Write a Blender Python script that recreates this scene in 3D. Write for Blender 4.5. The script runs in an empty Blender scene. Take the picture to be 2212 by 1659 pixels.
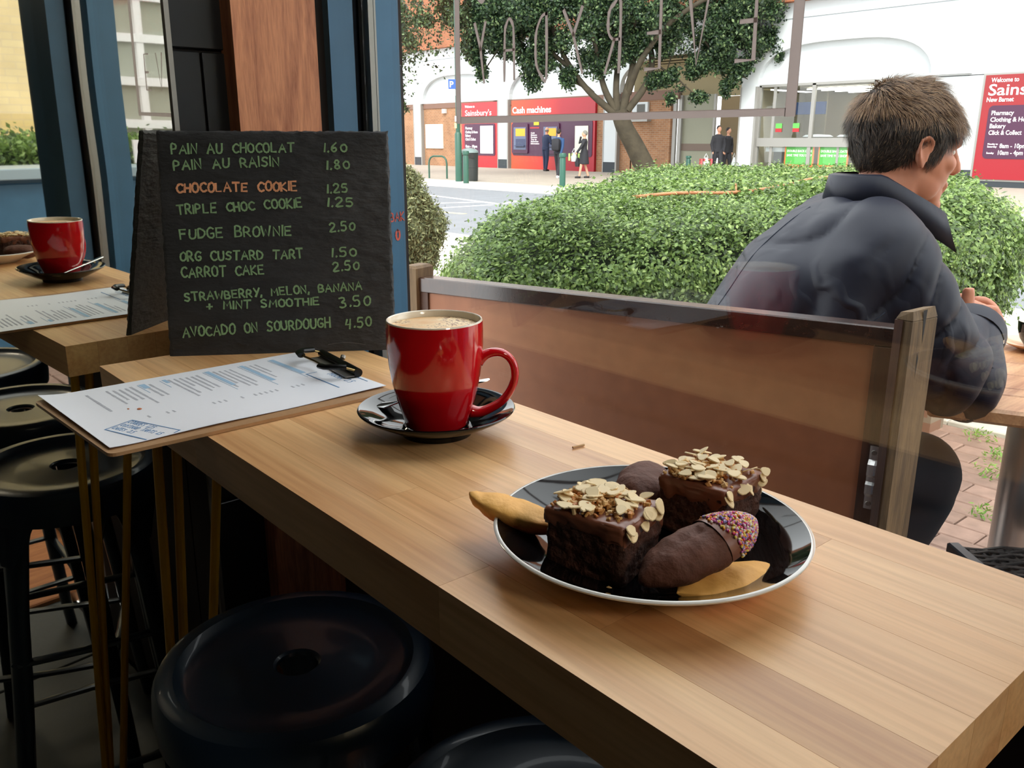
import bpy, bmesh, math, random
import numpy as np
from mathutils import Vector, Matrix, noise, Euler
random.seed(7); rng = np.random.default_rng(7)
sc = bpy.context.scene; COL = sc.collection
PI = math.pi
# ---------------------------------------------------------------- camera
F_PX = 1850.0
pitch = math.radians(15.97); yaw = math.radians(40.543)
cam_d = bpy.data.cameras.new('camera'); cam = bpy.data.objects.new('camera', cam_d); COL.objects.link(cam)
cam_d.sensor_fit = 'HORIZONTAL'; cam_d.sensor_width = 36.0; cam_d.lens = 36.0 * F_PX / 2212.0
cam_d.clip_start = 0.02; cam_d.clip_end = 300
cam.location = (0, 0, 1.30); cam.rotation_euler = (PI / 2 - pitch, 0, -yaw)
sc.camera = cam
# ---------------------------------------------------------------- sky, sun, exposure
w = bpy.data.worlds.new('world'); sc.world = w; w.use_nodes = True
nt = w.node_tree; nt.nodes.clear()
wo = nt.nodes.new('ShaderNodeOutputWorld'); wb = nt.nodes.new('ShaderNodeBackground')
wb.inputs['Color'].default_value = (0.97, 0.985, 1.0, 1); wb.inputs['Strength'].default_value = 1.0
nt.links.new(wb.outputs[0], wo.inputs[0])
sun_d = bpy.data.lights.new('sun', 'SUN'); sun_d.energy = 1.2; sun_d.angle = math.radians(25); sun_d.color = (1, .96, .88)
sun = bpy.data.objects.new('sun', sun_d); COL.objects.link(sun); sun.rotation_euler = (math.radians(28), math.radians(-38), 0)
vs = sc.view_settings; vs.view_transform = 'Standard'; vs.look = 'None'; vs.gamma = 1; vs.exposure = 1.82
vs.use_curve_mapping = False
fill_d = bpy.data.lights.new('fill_light', 'POINT'); fill_d.shadow_soft_size = .16; fill_d.energy = 9.0; fill_d.color = (1, .87, .70)  # added warm fill without a fixture, brightens the cafe interior
fill_o = bpy.data.objects.new('fill_light', fill_d); COL.objects.link(fill_o); fill_o.location = (.32, -1.5, 2.15)
# ---------------------------------------------------------------- materials
def rgb(r, g, b):
    f = lambda c: ((c / 255 + .055) / 1.055) ** 2.4 if c > 10 else c / 255 / 12.92
    return (f(r), f(g), f(b), 1)
class NT:
    def __init__(s, name):
        s.m = bpy.data.materials.new(name); s.m.use_nodes = True; s.t = s.m.node_tree
        s.b = s.t.nodes['Principled BSDF']; s.out = s.t.nodes['Material Output']
    def n(s, ty, **kw):
        x = s.t.nodes.new(ty)
        for k, v in kw.items():
            if k[0] == '_': setattr(x, k[1:], v)
            else: x.inputs[k.replace('0', ' ')].default_value = v
        return x
    def l(s, a, b): s.t.links.new(a, b)
    def coord(s, scale=(1, 1, 1), rot=(0, 0, 0), kind='Object', rnd=0):
        c = s.n('ShaderNodeTexCoord'); mp = s.n('ShaderNodeMapping'); mp.inputs['Scale'].default_value = scale; mp.inputs['Rotation'].default_value = rot
        s.l(c.outputs[kind], mp.inputs['Vector'])
        if rnd:
            oi = s.n('ShaderNodeObjectInfo'); mu = s.n('ShaderNodeVectorMath', _operation='SCALE'); mu.inputs[0].default_value = (13.7, 9.1, 5.3)
            s.l(oi.outputs['Random'], mu.inputs['Scale']); s.l(mu.outputs[0], mp.inputs['Location'])
        return mp.outputs[0]
    def ramp(s, fac, stops):
        r = s.n('ShaderNodeValToRGB'); s.l(fac, r.inputs[0]); e = r.color_ramp.elements
        while len(e) < len(stops): e.new(.5)
        for i, (p, c) in enumerate(stops): e[i].position = p; e[i].color = c
        return r.outputs[0]
    def bump(s, h, st, dist=.01):
        b = s.n('ShaderNodeBump'); b.inputs['Strength'].default_value = st; b.inputs['Distance'].default_value = dist
        s.l(h, b.inputs['Height']); s.l(b.outputs[0], s.b.inputs['Normal'])
    def mixc(s, fac, a, b, mode='MIX'):
        x = s.n('ShaderNodeMix', _data_type='RGBA', _blend_type=mode)
        for inp, v in ((x.inputs[0], fac), (x.inputs[6], a), (x.inputs[7], b)):
            if hasattr(v, 'links'): s.l(v, inp)
            else: inp.default_value = v
        return x.outputs[2]
def mat(name, c, rough=.5, metal=0, var=0, vs=8, bump=0, bs=60, bd=.002, rnd=0, coat=0, spec=.5, sss=0, scale=(1, 1, 1), trans=0):
    k = NT(name); b = k.b
    b.inputs['Base Color'].default_value = c; b.inputs['Roughness'].default_value = rough; b.inputs['Metallic'].default_value = metal
    b.inputs['Specular IOR Level'].default_value = spec
    if coat: b.inputs['Coat Weight'].default_value = coat; b.inputs['Coat Roughness'].default_value = .04
    if sss: b.inputs['Subsurface Weight'].default_value = sss; b.inputs['Subsurface Radius'].default_value = (.01, .004, .002); b.inputs['Subsurface Scale'].default_value = 1
    if var or bump: v = k.coord(scale, rnd=rnd)
    if var or rnd:
        f = 0
        if var:
            n = k.n('ShaderNodeTexNoise'); n.inputs['Scale'].default_value = vs; n.inputs['Detail'].default_value = 6; k.l(v, n.inputs['Vector'])
            c1 = tuple(x * (1 - var) for x in c[:3]) + (1,); c2 = tuple(min(1, x * (1 + var)) for x in c[:3]) + (1,)
            col = k.ramp(n.outputs[0], [(.3, c1), (.7, c2)])
        else: col = c
        if rnd:
            oi = k.n('ShaderNodeObjectInfo'); d = k.ramp(oi.outputs['Random'], [(0, (1 - rnd,) * 3 + (1,)), (1, (1 + rnd * .6,) * 3 + (1,))])
            col = k.mixc(1.0, col, d, 'MULTIPLY')
        if hasattr(col, 'links'): k.l(col, b.inputs['Base Color'])
    if bump:
        n2 = k.n('ShaderNodeTexNoise'); n2.inputs['Scale'].default_value = bs; n2.inputs['Detail'].default_value = 8; k.l(v, n2.inputs['Vector'])
        k.bump(n2.outputs[0], bump, bd)
    return k.m
def wood(name, c1, c2, along='Y', stretch=14, sc_=30, rough=.45, rnd=.0, bump=.15, ring=1.0, coat=0, cols=None):
    k = NT(name); s = {'X': (1 / stretch, 1, 1), 'Y': (1, 1 / stretch, 1), 'Z': (1, 1, 1 / stretch)}[along]
    v = k.coord(s, rnd=1 if rnd else 0)
    n = k.n('ShaderNodeTexNoise'); n.inputs['Scale'].default_value = sc_; n.inputs['Detail'].default_value = 8; n.inputs['Roughness'].default_value = .6; n.inputs['Distortion'].default_value = ring; k.l(v, n.inputs['Vector'])
    n3 = k.n('ShaderNodeTexNoise'); n3.inputs['Scale'].default_value = sc_ * 9; n3.inputs['Detail'].default_value = 3; k.l(v, n3.inputs['Vector'])
    col = k.ramp(n.outputs[0], [(.32, c1), (.68, c2)])
    col = k.mixc(.18, col, k.ramp(n3.outputs[0], [(.35, tuple(x * .55 for x in c1[:3]) + (1,)), (.6, c2)]))
    if rnd:
        oi = k.n('ShaderNodeObjectInfo')
        st = cols or [(0, (1 - rnd, 1 - rnd * 1.25, 1 - rnd * 1.5, 1)), (.5, (1, 1, 1, 1)), (1, (1 + rnd * .5, 1 + rnd * .5, 1 + rnd * .4, 1))]
        col = k.mixc(1.0, col, k.ramp(oi.outputs['Random'], st), 'MULTIPLY')
    k.l(col, k.b.inputs['Base Color']); k.b.inputs['Roughness'].default_value = rough
    if coat: k.b.inputs['Coat Weight'].default_value = coat; k.b.inputs['Coat Roughness'].default_value = .25
    k.bump(n3.outputs[0], bump, .0006); return k.m
def brickmat(name, c1, c2, mortar, w_, h_, rot, m=.012, bump=.5):
    k = NT(name); tc = k.n('ShaderNodeTexCoord'); sp = k.n('ShaderNodeSeparateXYZ'); k.l(tc.outputs['Object'], sp.inputs[0]); cb = k.n('ShaderNodeCombineXYZ'); k.l(sp.outputs[2], cb.inputs[1])
    if rot == 'xy': ad = k.n('ShaderNodeMath', _operation='ADD'); k.l(sp.outputs[0], ad.inputs[0]); k.l(sp.outputs[1], ad.inputs[1]); k.l(ad.outputs[0], cb.inputs[0])
    else: k.l(sp.outputs['XYZ'.index(rot)], cb.inputs[0])
    v = cb.outputs[0]
    b = k.n('ShaderNodeTexBrick'); b.inputs['Scale'].default_value = 1; b.inputs['Brick Width'].default_value = w_; b.inputs['Row Height'].default_value = h_; b.inputs['Mortar Size'].default_value = m
    b.inputs['Color1'].default_value = c1; b.inputs['Color2'].default_value = c2; b.inputs['Mortar'].default_value = mortar
    k.l(v, b.inputs['Vector'])
    n = k.n('ShaderNodeTexNoise'); n.inputs['Scale'].default_value = 1.7; n.inputs['Detail'].default_value = 5; k.l(v, n.inputs['Vector'])
    col = k.mixc(1.0, b.outputs[0], k.ramp(n.outputs[0], [(.3, (.78, .76, .74, 1)), (.7, (1.12, 1.1, 1.08, 1))]), 'MULTIPLY')
    k.l(col, k.b.inputs['Base Color']); k.b.inputs['Roughness'].default_value = .85
    return k.m
def leafmat(name, stops, rough=.5, tr=.35):
    k = NT(name); g = k.n('ShaderNodeNewGeometry'); col = k.ramp(g.outputs['Random Per Island'], stops)
    k.l(col, k.b.inputs['Base Color']); k.b.inputs['Roughness'].default_value = rough
    t = k.n('ShaderNodeBsdfTranslucent'); k.l(col, t.inputs[0]); mx = k.n('ShaderNodeMixShader'); mx.inputs[0].default_value = tr
    k.l(k.b.outputs[0], mx.inputs[1]); k.l(t.outputs[0], mx.inputs[2]); k.l(mx.outputs[0], k.out.inputs[0]); return k.m
def glassmat(name, tint=(.97, .985, .98, 1), ior=1.5):
    k = NT(name); t = k.n('ShaderNodeBsdfTransparent'); t.inputs[0].default_value = tint
    g = k.n('ShaderNodeBsdfGlossy'); g.inputs['Roughness'].default_value = .0; f = k.n('ShaderNodeFresnel'); gm = k.n('ShaderNodeNewGeometry'); mr = k.n('ShaderNodeMapRange'); mr.inputs[3].default_value = ior; mr.inputs[4].default_value = 1 / ior; k.l(gm.outputs['Backfacing'], mr.inputs[0]); k.l(mr.outputs[0], f.inputs[0])
    mx = k.n('ShaderNodeMixShader'); k.l(f.outputs[0], mx.inputs[0]); k.l(t.outputs[0], mx.inputs[1]); k.l(g.outputs[0], mx.inputs[2]); k.l(mx.outputs[0], k.out.inputs[0]); return k.m
def gradmat(name, a, b_, axis=2, lo=0, hi=3, rough=.35):
    k = NT(name); c = k.n('ShaderNodeTexCoord'); s = k.n('ShaderNodeSeparateXYZ'); k.l(c.outputs['Object'], s.inputs[0])
    mr = k.n('ShaderNodeMapRange'); mr.inputs[1].default_value = lo; mr.inputs[2].default_value = hi; k.l(s.outputs[axis], mr.inputs[0])
    k.l(k.ramp(mr.outputs[0], [(0, a), (1, b_)]), k.b.inputs['Base Color']); k.b.inputs['Roughness'].default_value = rough; return k.m
def emis(name, c, s):
    k = NT(name); k.b.inputs['Base Color'].default_value = c; k.b.inputs['Emission Color'].default_value = c; k.b.inputs['Emission Strength'].default_value = s; return k.m
M = {}
M['beech'] = wood('beech', rgb(214, 157, 102), rgb(246, 200, 144), 'Y', 22, 26, .42, .13, .12, .8, .15,
                  [(0, (.80, .74, .68, 1)), (.25, (.93, .90, .86, 1)), (.5, (1, 1, 1, 1)), (.75, (1.0, .98, .93, 1)), (1, (1.06, 1.07, 1.02, 1))])
M['redwood'] = wood('hardwood', rgb(150, 84, 52), rgb(222, 150, 104), 'Z', 9, 42, .5, 0, .3, 1.4)
M['darkwood'] = wood('stained_wood', rgb(46, 26, 18), rgb(84, 50, 32), 'Z', 16, 60, .5, 0, .4)
M['darkwood_y'] = wood('stained_rail_wood', rgb(42, 24, 18), rgb(70, 44, 32), 'X', 16, 60, .22, 0, .3, coat=1)
M['oldwood'] = wood('weathered_wood', rgb(72, 54, 34), rgb(128, 102, 68), 'Z', 12, 50, .7, 0, .7)
M['mdf'] = mat('hardboard', rgb(160, 100, 66), .55, var=.08, vs=30, bump=.08, bs=300, bd=.0005)
M['orange_wood'] = wood('threshold_wood', rgb(150, 84, 38), rgb(206, 132, 72), 'X', 8, 30, .6, 0, .5)
M['otable'] = wood('table_plank', rgb(150, 98, 66), rgb(206, 160, 118), 'X', 12, 30, .35, .12, .2, coat=.2)
M['blue'] = mat('blue_paint', rgb(64, 106, 136), .38, var=.06, vs=20, bump=.05, bs=120)
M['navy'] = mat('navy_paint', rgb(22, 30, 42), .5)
M['void'] = mat('gap_shade', rgb(26, 24, 24), .7)  # flat dark: shade inside gaps, openings and splits put into the colour
M['tile_black'] = mat('black_tile', rgb(20, 22, 25), .3, var=.1, vs=5)
M['grout'] = mat('grout', rgb(36, 32, 30), .9)
M['alu'] = mat('aluminium', rgb(150, 146, 138), .35, .8)
M['steel'] = mat('brushed_steel', rgb(214, 214, 212), .32, .85)
M['silver'] = mat('polished_steel', rgb(215, 214, 210), .08, 1)
M['maroon'] = mat('maroon_panel', rgb(42, 22, 21), .6, var=.1)
M['slate'] = mat('slate', rgb(48, 49, 50), .58, var=.25, vs=14, bump=1.0, bs=45, bd=.003, scale=(1, 1, 2.2))
M['chalk_green'] = mat('green_pen', rgb(138, 174, 126), .8, var=.12, vs=90)
M['chalk_orange'] = mat('orange_pen', rgb(240, 170, 124), .8, var=.12, vs=90)
M['scratch'] = mat('scratch', rgb(130, 132, 132), .8)
M['board'] = mat('clipboard_board', rgb(176, 136, 96), .5, var=.06, vs=120, bump=.1, bs=300)
M['paper'] = mat('paper', rgb(244, 246, 252), .55)
M['print'] = mat('grey_print', rgb(188, 190, 198), .8); M['bluepen'] = mat('blue_pen', rgb(92, 142, 190), .7); M['bluepale'] = mat('pale_blue_print', rgb(165, 198, 226), .8)
M['stain'] = mat('food_stain', rgb(190, 112, 70), .6)
M['clipmetal'] = mat('clip_metal', rgb(30, 30, 30), .25, .6); M['brass'] = mat('clip_wire', rgb(150, 128, 84), .25, 1)
M['red'] = mat('red_glaze', rgb(196, 16, 26), .12, coat=.6); M['cream'] = mat('cream_glaze', rgb(236, 226, 206), .15, coat=.4)
M['black_glaze'] = mat('black_glaze', rgb(12, 12, 14), .05, spec=.45); M['white_glaze'] = mat('white_glaze', rgb(232, 230, 224), .15, coat=.5)
k = NT('coffee_froth'); v = k.coord((1, 1, 1)); n = k.n('ShaderNodeTexNoise'); n.inputs['Scale'].default_value = 28; n.inputs['Detail'].default_value = 3; k.l(v, n.inputs['Vector'])
n2 = k.n('ShaderNodeTexNoise'); n2.inputs['Scale'].default_value = 420; n2.inputs['Detail'].default_value = 4; k.l(v, n2.inputs['Vector'])
base = k.ramp(n.outputs[0], [(.35, rgb(236, 182, 120)), (.6, rgb(255, 228, 182))]); msk = k.n('ShaderNodeMath', _operation='MULTIPLY')
k.l(k.ramp(n2.outputs[0], [(.53, (0, 0, 0, 1)), (.6, (1, 1, 1, 1))]), msk.inputs[0]); k.l(k.ramp(n.outputs[0], [(.45, (0, 0, 0, 1)), (.55, (1, 1, 1, 1))]), msk.inputs[1])
k.l(k.mixc(msk.outputs[0], base, rgb(132, 78, 52)), k.b.inputs['Base Color']); k.b.inputs['Roughness'].default_value = .5; M['froth'] = k.m
M['brownie'] = mat('brownie_crumb', rgb(76, 42, 28), .75, var=.4, vs=160, bump=1, bs=240, bd=.003)
M['icing'] = mat('chocolate_icing', rgb(136, 84, 62), .32, var=.1, vs=60, bump=.3, bs=120, bd=.001)
M['almond'] = mat('almond_flake', rgb(246, 222, 172), .5, rnd=.08); M['almond_rim'] = mat('almond_skin', rgb(190, 150, 100), .6)
M['nuts'] = leafmat('chopped_nuts', [(0, rgb(206, 128, 64)), (.4, rgb(236, 184, 112)), (1, rgb(248, 216, 158))], .5, .1)
M['choc'] = mat('chocolate_cake', rgb(104, 62, 46), .7, var=.15, vs=120, bump=.7, bs=220, bd=.0015)
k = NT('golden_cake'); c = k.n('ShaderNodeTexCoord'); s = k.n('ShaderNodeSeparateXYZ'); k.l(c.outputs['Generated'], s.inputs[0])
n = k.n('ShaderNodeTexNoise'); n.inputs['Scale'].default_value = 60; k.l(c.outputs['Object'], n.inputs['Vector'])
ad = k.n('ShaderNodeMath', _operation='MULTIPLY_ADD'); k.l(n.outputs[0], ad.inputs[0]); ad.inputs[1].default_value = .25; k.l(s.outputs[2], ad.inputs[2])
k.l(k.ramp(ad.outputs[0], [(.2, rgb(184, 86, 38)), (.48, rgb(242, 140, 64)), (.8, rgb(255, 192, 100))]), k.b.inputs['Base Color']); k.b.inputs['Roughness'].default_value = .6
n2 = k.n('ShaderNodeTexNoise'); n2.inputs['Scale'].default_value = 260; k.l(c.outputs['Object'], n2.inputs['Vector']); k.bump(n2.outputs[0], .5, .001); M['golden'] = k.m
for i, c in enumerate(((236, 70, 130), (250, 246, 240), (250, 170, 60), (248, 226, 110), (150, 144, 210), (216, 130, 200))): M['spr%d' % i] = mat('sprinkle_colour', rgb(*c), .4)
M['stool'] = mat('navy_metal', rgb(24, 42, 60), .32, .0, coat=.2); M['yellow_metal'] = mat('yellow_metal', rgb(196, 142, 26), .4)
M['floor_tile'] = mat('floor_tile', rgb(84, 84, 80), .6, var=.12, vs=8, bump=.3, bs=60, rnd=.06); M['wallpaint'] = mat('dark_wall_paint', rgb(40, 38, 36), .8); M['ceil'] = mat('ceiling_paint', rgb(62, 60, 58), .8)
M['glass'] = glassmat('window_glass'); M['decal'] = leafmat('frosted_decal', [(0, rgb(160, 148, 144)), (1, rgb(160, 148, 144))], .8, .75)
k = NT('mirror_glass'); k.b.inputs['Base Color'].default_value = (.72, .72, .64, 1); k.b.inputs['Metallic'].default_value = 1; k.b.inputs['Roughness'].default_value = .015
v = k.coord((1, 1, 1)); n = k.n('ShaderNodeTexNoise'); n.inputs['Scale'].default_value = 7; n.inputs['Detail'].default_value = 0; k.l(v, n.inputs['Vector']); k.bump(n.outputs[0], .25, .0008); M['mirror'] = k.m
# outdoors
M['paver'] = mat('brick_paver', rgb(146, 118, 104), .8, var=.14, vs=22, bump=.5, bs=90, rnd=.14)
M['joint'] = mat('sandy_joint', rgb(120, 112, 96), .95, var=.2, vs=30)
M['slab'] = mat('pavement_slab', rgb(196, 190, 178), .8, var=.08, vs=12, bump=.3, bs=120, rnd=.05)
M['kerb'] = mat('kerb_stone', rgb(200, 195, 184), .8, var=.08); M['asphalt'] = mat('asphalt', rgb(118, 121, 126), .85, var=.07, vs=3, bump=.4, bs=300, bd=.003)
M['farpave'] = mat('far_pavement', rgb(158, 148, 136), .85, var=.08, vs=2)
M['whiteline'] = mat('white_road_paint', rgb(214, 216, 214), .7); M['yellowline'] = mat('yellow_road_paint', rgb(222, 204, 140), .7)
M['render_white'] = mat('white_render', rgb(200, 205, 208), .7, var=.03, vs=1.5); M['beige'] = mat('beige_render', rgb(170, 156, 122), .8); M['greyframe'] = mat('grey_frame', rgb(150, 148, 144), .4, .3)
M['darkbase'] = mat('dark_plinth', rgb(52, 58, 64), .7); M['brownband'] = mat('brown_band', rgb(120, 92, 80), .8)
M['brick'] = brickmat('orange_brick', rgb(166, 118, 84), rgb(146, 102, 72), rgb(160, 134, 110), .225, .075, 'Y')
M['brick_up'] = brickmat('upper_brick', rgb(156, 94, 62), rgb(140, 82, 54), rgb(150, 108, 84), .225, .075, 'Y')
M['planter'] = brickmat('planter_brick', rgb(128, 92, 74), rgb(104, 78, 64), rgb(128, 116, 100), .225, .075, 'xy')
M['planter_cap'] = mat('planter_stone', rgb(176, 164, 146), .9, var=.15, vs=12)
M['signred'] = gradmat('red_sign', rgb(170, 32, 40), rgb(166, 40, 46), 2, 0, 3); M['signorange'] = gradmat('orange_red_sign', rgb(226, 74, 32), rgb(160, 24, 40), 1, 2.9, -.6)
M['signdeep'] = gradmat('deep_red_sign', rgb(152, 18, 34), rgb(136, 30, 32), 2, 0, 3); M['purple'] = mat('purple_sign', rgb(70, 30, 60), .4); M['white_print'] = mat('white_lettering', rgb(244, 236, 240), .5)
M['poster'] = mat('blank_poster', rgb(216, 222, 218), .5); M['yellow'] = mat('yellow_sticker', rgb(246, 232, 40), .5); M['atm_screen'] = mat('orange_screen', rgb(250, 160, 30), .3); M['atm'] = mat('atm_metal', rgb(96, 104, 130), .35, .3); M['atm_dark'] = mat('atm_keypad', rgb(52, 60, 92), .4)
M['shopblue'] = mat('blue_hanging_sign', rgb(44, 66, 116), .5); M['postergreen'] = mat('green_poster', rgb(92, 176, 80), .5); M['posterorange'] = mat('orange_poster', rgb(226, 120, 54), .5)
M['shopwall'] = mat('shop_interior', rgb(150, 142, 122), .8); M['lamp'] = emis('strip_light', (1, .97, .9, 1), 2.5); M['shopdark'] = mat('shop_dark', rgb(84, 84, 80), .6)
M['green_paint'] = mat('green_street_paint', rgb(34, 82, 68), .4); M['bin'] = mat('black_plastic', rgb(44, 50, 50), .5); M['bin_lid'] = mat('grey_lid', rgb(120, 136, 136), .35)
M['p_blue'] = mat('parking_blue', rgb(38, 86, 170), .5); M['plate_grey'] = mat('grey_plate', rgb(170, 176, 176), .5)
M['bark'] = mat('tree_bark', rgb(64, 57, 44), .9, var=.25, vs=4, bump=.8, bs=14, bd=.02)
M['leaf_tree'] = leafmat('tree_leaf', [(0, rgb(24, 40, 28)), (.45, rgb(44, 68, 44)), (.8, rgb(78, 104, 66)), (1, rgb(120, 140, 92))], .5, .25)
M['leaf_hedge'] = leafmat('hedge_leaf', [(0, rgb(56, 72, 42)), (.35, rgb(92, 118, 62)), (.75, rgb(130, 158, 86)), (1, rgb(168, 190, 116))], .45, .35)
M['leaf_bush'] = leafmat('bush_leaf', [(0, rgb(70, 78, 56)), (.4, rgb(108, 118, 84)), (.8, rgb(140, 146, 104)), (1, rgb(170, 170, 124))], .6, .3)
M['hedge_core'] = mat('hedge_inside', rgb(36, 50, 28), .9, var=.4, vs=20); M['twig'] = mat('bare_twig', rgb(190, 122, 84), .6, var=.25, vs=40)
M['grass'] = leafmat('weed_leaf', [(0, rgb(96, 140, 60)), (1, rgb(150, 186, 90))])
M['yellow_wall'] = brickmat('yellow_brick', rgb(226, 200, 140), rgb(216, 188, 128), rgb(208, 184, 136), .225, .075, 'X', .006)
M['wicker'] = mat('black_wicker', rgb(34, 34, 36), .5); M['chair_grey'] = mat('grey_chair_frame', rgb(98, 110, 118), .35, .3)
M['jacket'] = mat('navy_jacket', rgb(27, 30, 45), .55, bump=.12, bs=500, bd=.0004, spec=.35); k = NT('navy_jacket_cloth'); k.b.inputs['Base Color'].default_value = rgb(27, 30, 45); k.b.inputs['Roughness'].default_value = .55; k.b.inputs['Specular IOR Level'].default_value = .35
v = k.coord((1, 1, 1), (.5, .3, .8)); n1 = k.n('ShaderNodeTexNoise'); n1.inputs['Scale'].default_value = 3.0; n1.inputs['Detail'].default_value = 2; k.l(v, n1.inputs['Vector'])
wv = k.n('ShaderNodeTexWave'); wv.inputs['Scale'].default_value = 5.5; wv.inputs['Distortion'].default_value = 9; wv.inputs['Detail'].default_value = 2; wv.inputs['Detail Scale'].default_value = 1.6; k.l(v, wv.inputs['Vector'])
mm = k.n('ShaderNodeMath', _operation='MULTIPLY'); k.l(k.ramp(wv.outputs[1], [(0, (0, 0, 0, 1)), (.5, (.2, .2, .2, 1)), (1, (1, 1, 1, 1))]), mm.inputs[0]); k.l(k.ramp(n1.outputs[0], [(.42, (0, 0, 0, 1)), (.62, (1, 1, 1, 1))]), mm.inputs[1]); k.bump(mm.outputs[0], .55, .010); M['jacket'] = k.m
M['collar_lining'] = mat('collar_cloth', rgb(34, 42, 58), .8)
M['trousers'] = mat('dark_trousers', rgb(28, 34, 44), .9); M['skin'] = mat('skin', rgb(186, 122, 94), .5, var=.08, vs=20, sss=.12, bump=.1, bs=200, bd=.0005)
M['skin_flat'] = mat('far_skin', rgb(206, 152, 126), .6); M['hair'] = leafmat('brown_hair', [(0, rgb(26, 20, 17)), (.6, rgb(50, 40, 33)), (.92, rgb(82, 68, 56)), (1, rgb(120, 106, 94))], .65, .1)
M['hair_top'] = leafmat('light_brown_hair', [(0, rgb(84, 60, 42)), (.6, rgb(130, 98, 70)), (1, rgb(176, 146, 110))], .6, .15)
M['hair_base'] = mat('hair_base', rgb(48, 38, 32), .7); M['hair_dark'] = mat('dark_hair', rgb(44, 36, 34), .7); M['hair_grey'] = mat('grey_hair', rgb(120, 118, 112), .7); M['eye'] = mat('eye_white', rgb(225, 220, 215), .3)
M['cloth_navy'] = mat('far_navy_cloth', rgb(36, 46, 74), .8); M['cloth_blue'] = mat('far_blue_cloth', rgb(40, 70, 112), .8); M['cloth_black'] = mat('far_black_cloth', rgb(40, 40, 46), .8); M['shoe_white'] = mat('white_shoe', rgb(225, 228, 235), .6); M['shoe_dark'] = mat('dark_shoe', rgb(30, 28, 30), .6)
M['bag_white'] = mat('white_bag', rgb(214, 220, 222), .5); M['bag_red'] = mat('red_bag', rgb(206, 84, 88), .6); M['bag_green'] = mat('green_bag_print', rgb(170, 206, 110), .6)
M['coffee_black'] = M['black_glaze']; M['terracotta_glaze'] = mat('tan_saucer_glaze', rgb(222, 178, 142), .3, coat=.3)
M['red_pen'] = mat('red_marker', rgb(206, 92, 70), .7); M['sill'] = mat('pale_blue_sill', rgb(150, 168, 178), .4)
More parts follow.
